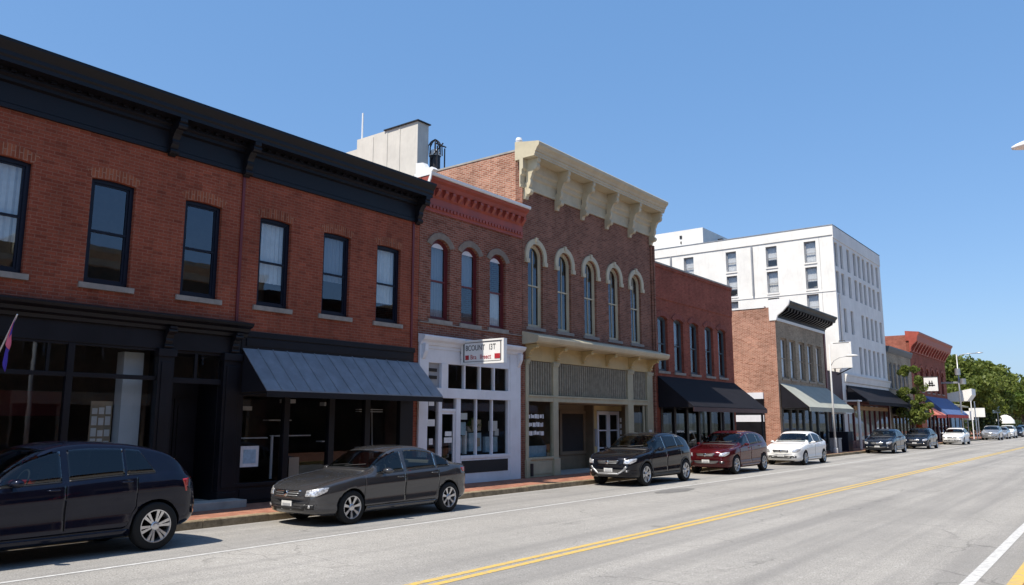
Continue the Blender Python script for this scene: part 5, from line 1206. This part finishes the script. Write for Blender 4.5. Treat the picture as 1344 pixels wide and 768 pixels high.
WHEELS = {}
def wheel_meshes(r, spokes, style):
    key = (r, spokes, style)
    if key in WHEELS: return WHEELS[key]
    rr = r * .69
    ty = MB(); ty.lathe([(rr * .97, -.10), (r - .035, -.108), (r - .008, -.09), (r, -.05), (r, -.03), (r - .007, -.027), (r - .007, -.018), (r, -.015), (r, .015), (r - .007, .018), (r - .007, .027), (r, .03), (r, .05), (r - .008, .09), (r - .035, .108), (rr * .97, .10)], (0, 0, 0), 'x', 48)
    rim = MB()
    rim.lathe([(rr * 1.0, -.10), (rr * 1.0, .096), (rr * .985, .104), (rr * .93, .102), (rr * .90, .085), (rr * .87, .02), (rr * .86, -.09)], (0, 0, 0), 'x', 48)
    for k in range(spokes):
        a = 2 * math.pi * k / spokes + .2; ca, sa = math.cos(a), math.sin(a)
        w0, w1 = (.030, .040) if style == 'thin' else (.040, .062)
        w0 *= rr / .22; w1 *= rr / .22
        def P(rad, t, h): return (h, rad * ca - t * sa, rad * sa + t * ca)
        prs = [(.03, w0 * .9, .070), (rr * .5, w0, .082), (rr * .92, w1, .092)]
        if style == 'split':
            for sg in (-1, 1):
                vs = []
                for rad, ww, h in prs: c_ = sg * rad * .17; vs += [P(rad, c_ - ww * .36, h), P(rad, c_ + ww * .36, h), P(rad, c_ + ww * .30, h - .035), P(rad, c_ - ww * .30, h - .035)]
                rim.add(vs, [(0, 1, 5, 4), (1, 2, 6, 5), (2, 3, 7, 6), (3, 0, 4, 7), (4, 5, 9, 8), (5, 6, 10, 9), (6, 7, 11, 10), (7, 4, 8, 11)])
        else:
            vs = []
            for rad, ww, h in prs: vs += [P(rad, -ww * .5, h), P(rad, ww * .5, h), P(rad, ww * .42, h - .035), P(rad, -ww * .42, h - .035)]
            rim.add(vs, [(0, 1, 5, 4), (1, 2, 6, 5), (2, 3, 7, 6), (3, 0, 4, 7), (4, 5, 9, 8), (5, 6, 10, 9), (6, 7, 11, 10), (7, 4, 8, 11)])
    rim.lathe([(0, .04), (.068, .04), (.068, .082), (.058, .092), (.03, .098), (0, .098)], (0, 0, 0), 'x', 20)
    br = MB(); br.lathe([(0, -.06), (rr * .86, -.06), (rr * .86, -.04), (rr * .55, -.035), (rr * .55, .02), (rr * .3, .03), (0, .03)], (0, 0, 0), 'x', 28)
    WHEELS[key] = (br.mesh('wheel', 'well'), ty.mesh('tyre', 'tyre', smooth=False), rim.mesh('rim', 'alloy'))
    for p in WHEELS[key][1].polygons: p.use_smooth = True
    return WHEELS[key]

def car(name, label, cat, S, paint_, xc, yf, group, spokes=7, style='plain', sx=1.0, sy=1.0, sz=1.0, clad=False, rails=False, detail=True, chromeline=False, grille='bar', seats='seat_dark', dark_rear=False):
    """car facing -y with its nose at yf; sx, sy, sz scale the whole shape"""
    S = dict(S)
    for k in ('zt', 'zs', 'zb'): S[k] = [(a * sy, b * sz) for a, b in S[k]]
    S['w'] = [(a * sy, b * sx) for a, b in S['w']]
    for k in ('L', 'wf', 'wb', 'g0', 'g1', 'end'): S[k] = S[k] * sy
    S['pil'] = [(a * sy, b * sy) for a, b in S['pil']]; S['doors'] = [(a * sy, b * sy) for a, b in S['doors']]; S['W'] *= sx; S['H'] *= sz
    L, W, r = S['L'], S['W'], S['wr'] * (0.5 + .5 * sz)
    t = thing(name, label, cat, (xc, yf, 0), group); ORG[t] = (0, 0, 0)
    mb, F, sec = car_body(S)
    bm_ = mb.mesh('body', paint_, smooth=True)
    bm_.materials.append(M['well'])
    tmp = bpy.data.objects.new('tmp', bm_); col.objects.link(tmp)
    cut = MB(); ra = r + .045
    for s in (S['wf'], S['wb']):
        for sg in (-1, 1):
            xs = sorted((sg * (W - .30), sg * (W + .3))); pr = [(s + ra * math.cos(2 * math.pi * k / 40), r + ra * math.sin(2 * math.pi * k / 40)) for k in range(40)]
            cut.prism(pr, xs[0], xs[1], 'x')
    cm = cut.mesh('cut', 'well'); co_ = bpy.data.objects.new('cut', cm); col.objects.link(co_)
    md = tmp.modifiers.new('b', 'BOOLEAN'); md.object = co_; md.operation = 'DIFFERENCE'; md.solver = 'EXACT'
    try: md.material_mode = 'TRANSFER'
    except Exception: pass
    dg = bpy.context.evaluated_depsgraph_get(); dg.update()
    me = bpy.data.meshes.new_from_object(tmp.evaluated_get(dg)); bpy.data.objects.remove(tmp); bpy.data.objects.remove(co_)
    for p in me.polygons:
        p.use_smooth = p.normal.length > 0 and (me.materials[p.material_index].name != 'wheel_well')
    me.name = 'body'
    bv = BVHTree.FromPolygons([v.co[:] for v in bm_.vertices], [tuple(p.vertices) for p in bm_.polygons])
    def zbelt(s): return F['zs'](s) + .030 * sz
    def zroof(s):
        g = F['zt'](s) - F['zs'](s); return F['zs'](s) + g * .83
    N = 18
    def span(a, b, f, n=N): return [(a + (b - a) * i / n, f(a + (b - a) * i / n)) for i in range(n + 1)]
    zc = F['zt'](S['g0']) + .025; k_top = max(s for s, z in [(S['g0'] + i * .01, F['zt'](S['g0'] + i * .01)) for i in range(90)] if True)
    def half(s, z):
        P = sec(s); best = .5
        for (x0, z0), (x1, z1) in zip(P[10:], P[11:]):
            if z0 <= z <= z1 and z1 > z0: best = x0 + (x1 - x0) * (z - z0) / (z1 - z0); break
        return best
    zt_hi = S['H'] - .105 * sz; sroof = next(S['g0'] + i * .01 for i in range(200) if F['zt'](S['g0'] + i * .01) >= zt_hi)
    wl, wh = W - .20, half(min(sroof + .25, 2.6 * sy), F['zs'](sroof) + (F['zt'](sroof + .25) - F['zs'](sroof)) * .8) - .055
    zl = F['zt'](S['g1'] - .04) + (.02 if S['hatch'] else .03); zh = F['zt'](next(S['g1'] - i * .01 for i in range(1, 200) if F['zt'](S['g1'] - i * .01) > S['H'] - (.17 if S['hatch'] else .10) * sz))
    wl2, wh2 = W - .27, W - .37
    # open the body behind every pane, then furnish the cabin
    ce = car_ends(S)
    def glazed(p):
        x, y, z = p; ax = abs(x)
        if S['g0'] - .2 < y < sroof + .4:
            q = (z - zc) / (zt_hi - zc)
            if .02 < q < .97 and ax < wl + (wh - wl) * q - .005: return True
        if y > S['g1'] - 1.2 * sy:
            q = (z - zl) / (zh - zl)
            if .02 < q < .98 and ax < wl2 + (wh2 - wl2) * q: return True
        return False
    bmx = bmesh.new(); bmx.from_mesh(me); kill = []
    for f in bmx.faces:
        if f.material_index: continue
        c_ = f.calc_center_median()
        zs_, zt_ = F['zs'](c_.y), F['zt'](c_.y)
        if abs(c_.x) > .35 and zt_ - zs_ > .12 and zs_ + .03 < c_.z < zs_ + .80 * (zt_ - zs_) and any(a - .002 < min(v.co.y for v in f.verts) and max(v.co.y for v in f.verts) < b + .002 for a, b in zip(ce[0::2], ce[1::2])):
            if not (S['hatch'] and c_.y > ce[-1] - .24): kill.append(f)
        elif all(glazed(v.co) for v in f.verts): kill.append(f)
    bmesh.ops.delete(bmx, geom=kill, context='FACES'); bmx.to_mesh(me); bmx.free()
    body = link('body', me, t); ORG[body] = (0, 0, 0)
    if detail:
        zf = F['zb'](2.4) + .12; zb_ = F['zs'](2.4)
        for sg in (-1, 1):
            q = MB(); y0 = 2.05 * sy
            q.prism([(y0, zf), (y0 + .5, zf), (y0 + .52, zf + .33), (y0 + .05, zf + .38)], sg * .37 - .24, sg * .37 + .24, 'x')
            q.prism([(y0 + .42, zf + .3), (y0 + .56, zf + .3), (y0 + .76, zb_ + .22 * sz), (y0 + .66, zb_ + .24 * sz)], sg * .37 - .23, sg * .37 + .23, 'x')
            q.prism([(y0 + .68, zb_ + .25 * sz), (y0 + .76, zb_ + .24 * sz), (y0 + .80, zb_ + .40 * sz), (y0 + .73, zb_ + .41 * sz)], sg * .37 - .13, sg * .37 + .13, 'x')
            q.build('front_seat', seats, t, bevel=.03)
        q = MB(); y0 = 3.0 * sy
        q.prism([(y0, zf), (y0 + .5, zf), (y0 + .5, zf + .36), (y0, zf + .38)], -W + .25, W - .25, 'x'); q.prism([(y0 + .42, zf + .3), (y0 + .55, zf + .3), (y0 + .70, zb_ + .18 * sz), (y0 + .6, zb_ + .2 * sz)], -W + .26, W - .26, 'x')
        q.build('rear_seat', seats, t, bevel=.03)
        q = MB(); y0 = S['g0'] + .1
        q.prism([(y0, zf + .2), (y0 + .45, zf + .2), (y0 + .5, zb_ - .02), (y0 + .2, zb_ + .03), (y0, zb_ - .05)], -W + .16, W - .16, 'x'); q.build('dashboard', 'cabin', t, bevel=.03)
        q = MB(); cx_, cy_, cz_ = .37, y0 + .62, zb_ + .02
        q.tube([(cx_ + .18 * math.cos(a_), cy_ + .18 * math.sin(a_) * .35, cz_ + .18 * math.sin(a_) * .93) for a_ in [2 * math.pi * k / 20 for k in range(21)]], .015, 6); q.build('steering_wheel', 'cabin', t, smooth=True)
        q = MB(); hm_ = bv.ray_cast(Vector((0, sroof + .12, 3)), Vector((0, 0, -1)))[0]; q.box(-.10, .10, sroof + .06, sroof + .09, S['H'] - .20, S['H'] - .135); q.build('rear_view_mirror', 'cabin', t, bevel=.01)
    MB().box(-W + .12, W - .12, S['g0'] - .1, S['g1'] - .1, F['zb'](2.4) + .10, F['zb'](2.4) + .115).build('cabin_floor', 'cabin', t)
    # side glass, doors, trim
    ends = [S['g0'] + .22 * L / 4.7] + [v for p in S['pil'] for v in p] + [S['end']]
    for sg in (1, -1):
        d = (-sg, 0, 0); u = (0, 1, 0)
        for a, b in zip(ends[0::2], ends[1::2]):
            def tp(s): return max(zbelt(s) + .012, min(zroof(s), F['zs'](s) + (F['zt'](s) - F['zs'](s)) * .80))
            gpts_b = span(a, b, zbelt); gpts_t = span(a + (.05 if a == ends[0] else 0), b - ((.10 if S['hatch'] is None else .24) if b == ends[-1] else 0.0), tp)
            o = panel(bv, gpts_b, gpts_t, d, u, 22, 6, .004).build('side_window', 'car_glass' if a == ends[0] or not dark_rear else 'car_glass_dark', t, smooth=True)
            if detail:
                tr_ = MB()
                panel(bv, [(s, z - .022) for s, z in gpts_b], [(s, z - .002) for s, z in gpts_b], d, u, 20, 1, .007, tr_)
                if chromeline: panel(bv, [(s, z + .002) for s, z in gpts_t], [(s, z + .016) for s, z in gpts_t], d, u, 20, 1, .007, tr_)
                tr_.build('window_trim', 'chrome' if chromeline else 'plastic', o, smooth=True)
        if detail:
            for i, (a, b) in enumerate(S['doors']):
                sm = MB()
                zlo = F['zb']((a + b) / 2) + .14 * sz
                def arc(s): return max(zlo, r + math.sqrt(max(0, (ra + .05) ** 2 - (s - S['wb']) ** 2))) if i == 1 and abs(s - S['wb']) < ra + .05 else zlo
                for sa in (a, b):
                    panel(bv, [(sa - .004, arc(sa)), (sa + .004, arc(sa))], [(sa - .004, zbelt(sa) - .03), (sa + .004, zbelt(sa) - .03)], d, u, 2, 14, .0015, sm)
                panel(bv, [(s, arc(s) - .005) for s, _ in span(a, b, zbelt)], [(s, arc(s) + .005) for s, _ in span(a, b, zbelt)], d, u, 26, 1, .0015, sm)
                sm.build('door_seam', 'seam', body)
                dp = panel(bv, span(a + .005, b - .005, lambda s: arc(s) + .006), span(a + .005, b - .005, lambda s: zbelt(s) - .028), d, u, 26, 18, .0016).build('door', paint_, t, smooth=True)
                hs = b - .17 * sy; hz = F['zs'](hs) - .085 * sz
                hit = bv.ray_cast(Vector((sg * 3, hs, hz)), Vector(d))
                x = hit[0].x if hit[0] else sg * W
                h = MB(); h.tube([(x, hs - .095, hz), (x + sg * .035, hs - .07, hz), (x + sg * .038, hs + .06, hz), (x, hs + .095, hz)], [.010, .014, .014, .010], 8); h.build('door_handle', 'chrome' if chromeline else paint_, dp, smooth=True)
            # sill
            so_ = 'plastic' if clad else paint_
            a, b = S['wf'] + ra + .02, S['wb'] - ra - .02
            panel(bv, span(a, b, lambda s: F['zb'](s) + .03), span(a, b, lambda s: F['zb'](s) + .12 * sz), d, u, 16, 3, .008).build('sill_trim', so_, t, smooth=True)
            if clad:
                for s0 in (S['wf'], S['wb']):
                    A_ = [(s0 + (ra + .002) * math.cos(q), r + (ra + .002) * math.sin(q)) for q in [math.pi * (1.10 - 1.2 * k / 28) for k in range(29)]]
                    B_ = [(s0 + (ra + .06) * math.cos(q), r + (ra + .055) * math.sin(q)) for q in [math.pi * (1.10 - 1.2 * k / 28) for k in range(29)]]
                    panel(bv, A_, B_, d, u, 30, 2, .007).build('arch_trim', 'plastic', t, smooth=True)
            # mirror
            ms = S['g0'] + .38 * sy; mz = F['zs'](ms) + .075; x = sg * (W - .03)
            q = MB(); n_ = 10; m_ = 12; prof = []
            for i in range(n_ + 1):
                v_ = i / n_; k_ = math.sin(math.pi * min(.98, max(.02, .08 + v_ * .86))) ** .6; prof.append((x + sg * (.04 + .20 * v_), .085 * k_, .062 * k_))
            vs = []
            for px, ry, rz_ in prof:
                for k in range(m_):
                    a_ = 2 * math.pi * k / m_; vs.append((px, ms - .02 + ry * math.cos(a_) * (.8 if math.cos(a_) > 0 else 1) + abs(px - x) * .25, mz + rz_ * math.sin(a_)))
            q.add(vs, [(i * m_ + k, i * m_ + (k + 1) % m_, (i + 1) * m_ + (k + 1) % m_, (i + 1) * m_ + k) for i in range(n_) for k in range(m_)] + [tuple(range(m_)), tuple(range(n_ * m_, (n_ + 1) * m_))])
            q.box(x - sg * .03, x + sg * .07, ms - .03, ms + .03, mz - .05, mz - .02)
            q.build('mirror', paint_, t, smooth=True)
    # windshield and rear glass
    nn = 16
    bot = [(-wl + 2 * wl * i / nn, zc - .022 * abs(2 * i / nn - 1) ** 2) for i in range(nn + 1)]; top = [(-wh + 2 * wh * i / nn, zt_hi - .03 * abs(2 * i / nn - 1) ** 2) for i in range(nn + 1)]
    ws = panel(bv, bot, top, (0, 1, 0), (1, 0, 0), 24, 12, .004, base=(0, 1.0, 0)).build('windshield', 'car_glass', t, smooth=True)
    if detail:
        q = MB()
        for x0, x1 in ((-.45, .05), (.0, .5)):
            pa = bv.ray_cast(Vector((x0, -3, zc + .02)), Vector((0, 1, 0)))[0]; pb = bv.ray_cast(Vector((x1, -3, zc + .055)), Vector((0, 1, 0)))[0]
            if pa and pb: q.tube([pa + Vector((0, -.02, .01)), pb + Vector((0, -.02, .012))], .008, 6)
        if q.v: q.build('wiper', 'plastic', t)
        ck = panel(bv, [(x, z - .05) for x, z in bot], [(x, z - .012) for x, z in bot], (0, 1, 0), (1, 0, 0), 20, 2, .003, base=(0, 1, 0)); ck.build('cowl', 'plastic', t, smooth=True)
    panel(bv, [(-wl2 + 2 * wl2 * i / nn, zl) for i in range(nn + 1)], [(-wh2 + 2 * wh2 * i / nn, zh) for i in range(nn + 1)], (0, -1, 0), (1, 0, 0), 20, 8, .004, base=(0, 3.5, 0)).build('rear_window', 'car_glass', t, smooth=True)
    # nose: grille, lamps, plate, lower intake
    zn = F['zs'](.12); zt0 = F['zt'](.06)
    fb = dict(base=(0, 0, 0)); D = (0, 1, 0); U = (1, 0, 0)
    def front(b_, t_, mat, nm, off, par=t, nu=16, nv=4): return panel(bv, b_, t_, D, U, nu, nv, off).build(nm, mat, par, smooth=True)
    gw = .40 * sx; gt, gb = zn - .012, zn - .125 * sz
    front([(-gw * .80, gb), (gw * .80, gb)], [(-gw, gt), (gw, gt)], 'plastic', 'grille', .006)
    q = MB()
    for k in range(3):
        z = gb + (gt - gb) * (.18 + .36 * k); wk = gw * (.83 + .07 * k); hb_ = .005 if k < 2 else .010
        panel(bv, [(-wk, z - hb_), (wk, z - hb_)], [(-wk, z + hb_), (wk, z + hb_)], D, U, 14, 1, .014).build('grille_bar', 'chrome' if k == 2 else 'metal', t, smooth=True)
    hit = bv.ray_cast(Vector((0, -3, (gt + gb) / 2)), Vector((0, 1, 0)))[0]
    q = MB(); q.lathe([(0, -.03), (.052, -.03), (.06, -.024), (.06, -.01), (0, -.01)], (0, hit.y, (gt + gb) / 2), 'y', 20); q.build('badge', 'chrome', t, smooth=True)
    zi = (F['zb'](.1) + gb) / 2 - .02
    front([(-.46 * sx, zi - .075 * sz), (.46 * sx, zi - .075 * sz)], [(-.54 * sx, zi + .045 * sz), (.54 * sx, zi + .045 * sz)], 'plastic', 'lower_intake', .006)
    q = MB()
    for dz in (-.03, .01): panel(bv, [(-.45 * sx, zi + dz - .006), (.45 * sx, zi + dz - .006)], [(-.45 * sx, zi + dz + .006), (.45 * sx, zi + dz + .006)], D, U, 14, 1, .010, q)
    q.build('intake_slat', 'dark_metal', t, smooth=True)
    if clad:
        q = MB()
        for sg in (-1, 1): panel(bv, [(sg * .36 * sx, zi - .105), (sg * .60 * sx, zi + .03), (sg * .67 * sx, zi + .13)], [(sg * .36 * sx, zi - .055), (sg * .53 * sx, zi + .065), (sg * .61 * sx, zi + .16)], D, U, 14, 2, .016, q)
        panel(bv, [(-.37 * sx, zi - .105), (.37 * sx, zi - .105)], [(-.37 * sx, zi - .055), (.37 * sx, zi - .055)], D, U, 14, 2, .016, q)
        q.build('bumper_trim', 'metal', t, smooth=True)
    pz = zi + .015; hit = bv.ray_cast(Vector((0, -3, pz)), Vector((0, 1, 0)))[0]
    q = MB(); q.box(-.155, .155, hit.y - .03, hit.y - .014, pz - .08, pz + .08); q.build('licence_plate', 'plate', t)
    q = MB(); rngp = random.Random(len(label))
    for k in range(6): q.box(-.12 + k * .041, -.09 + k * .041, hit.y - .033, hit.y - .0305, pz - .03, pz + .035)
    q.build('plate_mark', 'grey_frame', t)
    for sg in (1, -1):
        dd = Vector((-.55 * sg, .83, 0)); uu = Vector((.83 * sg, .55, 0))
        p_c = Vector((sg * (W - .17), .22, 0)); uc = p_c.dot(uu)
        # headlight wraps round the corner
        bt = [(uc - .24, zn - .115 * sz), (uc - .02, zn - .12 * sz), (uc + .17, zn - .035 * sz)]; tp_ = [(uc - .22, zn - .012), (uc, zn + .035 * sz), (uc + .20, zn + .045 * sz)]
        panel(bv, bt, tp_, dd, uu, 18, 6, .007).build('headlight', 'lens', t, smooth=True)
        q = panel(bv, [(sg * (W - .36), zi - .045), (sg * (W - .20), zi - .045)], [(sg * (W - .37), zi + .035), (sg * (W - .19), zi + .035)], D, U, 8, 4, .006); fo = q.build('fog_recess', 'plastic', t, smooth=True)
        if detail:
            h2 = bv.ray_cast(Vector((sg * (W - .28), -3, zi)), Vector((0, 1, 0)))[0]
            if h2: q = MB(); q.lathe([(0, -.016), (.032, -.016), (.036, -.008), (0, -.006)], tuple(h2), 'y', 14); q.build('fog_lamp', 'lens', fo, smooth=True)
        # taillight
        dd = Vector((-.62 * sg, -.78, 0)); uu = Vector((.78 * sg, -.62, 0)); p_c = Vector((sg * (W - .12), L - .17, 0)); uc = p_c.dot(uu); zr_ = F['zs'](L - .2)
        if S['hatch']: bt = [(uc - .20, zr_ - .10), (uc + .16, zr_ - .20)]; tp_ = [(uc - .16, zr_ + .03), (uc + .20, zr_ + .0)]
        else: bt = [(uc - .26, zr_ - .13), (uc + .16, zr_ - .10)]; tp_ = [(uc - .24, zr_ - .005), (uc + .20, zr_ - .015)]
        panel(bv, bt, tp_, dd, uu, 12, 6, .007).build('taillight', 'lamp_red', t, smooth=True)
    # tail: plate, lower bumper
    pz = F['zs'](L - .1) - .20; hit = bv.ray_cast(Vector((0, L + 3, pz)), Vector((0, -1, 0)))[0]
    if hit: q = MB(); q.box(-.155, .155, hit.y + .01, hit.y + .026, pz - .07, pz + .07); q.build('licence_plate', 'plate', t)
    zb2 = F['zb'](L - .1); panel(bv, [(-W + .18, zb2 + .03), (W - .18, zb2 + .03)], [(-W + .16, zb2 + .13), (W - .16, zb2 + .13)], (0, -1, 0), (1, 0, 0), 18, 3, .006).build('rear_bumper_trim', 'plastic', t, smooth=True)
    if rails:
        q = MB()
        for sg in (1, -1):
            pts = []
            for i in range(9):
                s = (2.2 + 1.65 * i / 8) * sy; P = sec(s); pts.append((sg * (P[13][0] - .06), s, F['zt'](s) + (.028 if 0 < i < 8 else -.01)))
            q.tube(pts, .014, 8)
        q.build('roof_rail', 'metal', t, smooth=True)
    # wheels
    wm, tm, rm = wheel_meshes(round(r, 3), spokes, style)
    for s in (S['wf'], S['wb']):
        for sg in (1, -1):
            w_ = link('wheel', wm, t, (sg * (W - .118), s, r), 0)
            if sg < 0: w_.rotation_euler = (0, 0, math.pi)
            link('tyre', tm, w_); link('rim', rm, w_)
    return t

def copy_tree(o, parent=None):
    c_ = o.copy(); col.objects.link(c_); c_.parent = parent
    for ch in list(o.children): copy_tree(ch, c_)
    return c_

M['p_navy'] = carpaint('navy_car_paint', (0.006, 0.008, 0.020)); M['p_grey'] = carpaint('graphite_car_paint', (0.085, 0.085, 0.090), .6)
M['p_black'] = carpaint('black_car_paint', (0.008, 0.009, 0.014)); M['p_red'] = carpaint('maroon_car_paint', (0.072, 0.006, 0.009), .35)
M['p_white'] = carpaint('white_car_paint', (0.78, 0.78, 0.77), 0.0); M['p_blue'] = carpaint('dark_blue_car_paint', (0.012, 0.018, 0.032)); M['p_silver'] = carpaint('silver_car_paint', (0.42, 0.43, 0.45), .6)
G = 'cars parked along the kerb'
car('parked_suv', 'dark navy sport utility car nearest the camera, seen from its rear quarter', 'car', SUV, 'p_navy', -13.44, 3.16, G, 6, 'split', sx=1.0, sy=1.01, sz=1.02, dark_rear=True)
car('parked_sedan', 'graphite grey sedan parked before the slate awning shopfront', 'car', SEDAN, 'p_grey', -13.40, 10.18, G, 7, 'plain', chromeline=False, sx=.99, sy=1.005, sz=1.03, seats='seat_tan')
car('parked_suv', 'black sport utility car with silver bumper trim parked before the tan shopfront', 'car', SUV, 'p_black', -13.42, 22.55, G, 6, 'split', sx=1.0, sy=1.0, sz=1.0, clad=True, dark_rear=True)
car('parked_crossover', 'maroon red crossover car parked under the black awning', 'car', SUV, 'p_red', -13.42, 30.0, G, 8, 'thin', sx=1.0, sy=1.04, sz=1.0)
car('parked_sedan', 'white sedan parked between the maroon car and the slim street lamp', 'car', SEDAN, 'p_white', -13.42, 38.6, G, 7, 'thin', sx=1.02, sy=1.02, sz=1.09)
ds = car('parked_sedan', 'dark blue sedan first beyond the slim street lamp', 'car', SEDAN, 'p_blue', -13.40, 56.9, G, 7, 'thin', sx=1.05, sy=1.02, sz=1.10, detail=True)
c2 = copy_tree(ds); c2.location = (-13.4, 68.4, 0); c2['label'] = 'dark blue sedan second beyond the slim street lamp, before the young tree'
car('parked_sedan', 'white sedan parked before the blue awning', 'car', SEDAN, 'p_white', -13.3, 84.2, G, 7, 'thin', sx=1.03, sy=1.0, sz=1.05, detail=True)
car('parked_suv', 'silver sport utility car parked beyond the white sedan and blue awning', 'car', SUV, 'p_silver', -13.2, 108.3, G, 6, 'split', sx=1.0, sy=1.0, sz=1.0, detail=False)
car('parked_sedan', 'pale silver sedan next behind the silver sport utility car', 'car', SEDAN, 'p_silver', -13.2, 116.5, G, 7, 'thin', sz=1.06, detail=False)
car('parked_suv', 'white sport utility car behind the pale silver sedan', 'car', SUV, 'p_white', -13.2, 123.5, G, 6, 'split', detail=False)
car('parked_sedan', 'dark blue sedan nearest the right edge of the distant row', 'car', SEDAN, 'p_blue', -13.2, 134, G, 7, 'thin', sz=1.05, detail=False)
car('parked_suv', 'farthest silver car at the end of the distant row', 'car', SUV, 'p_silver', -13.2, 144, G, 6, 'split', detail=False)
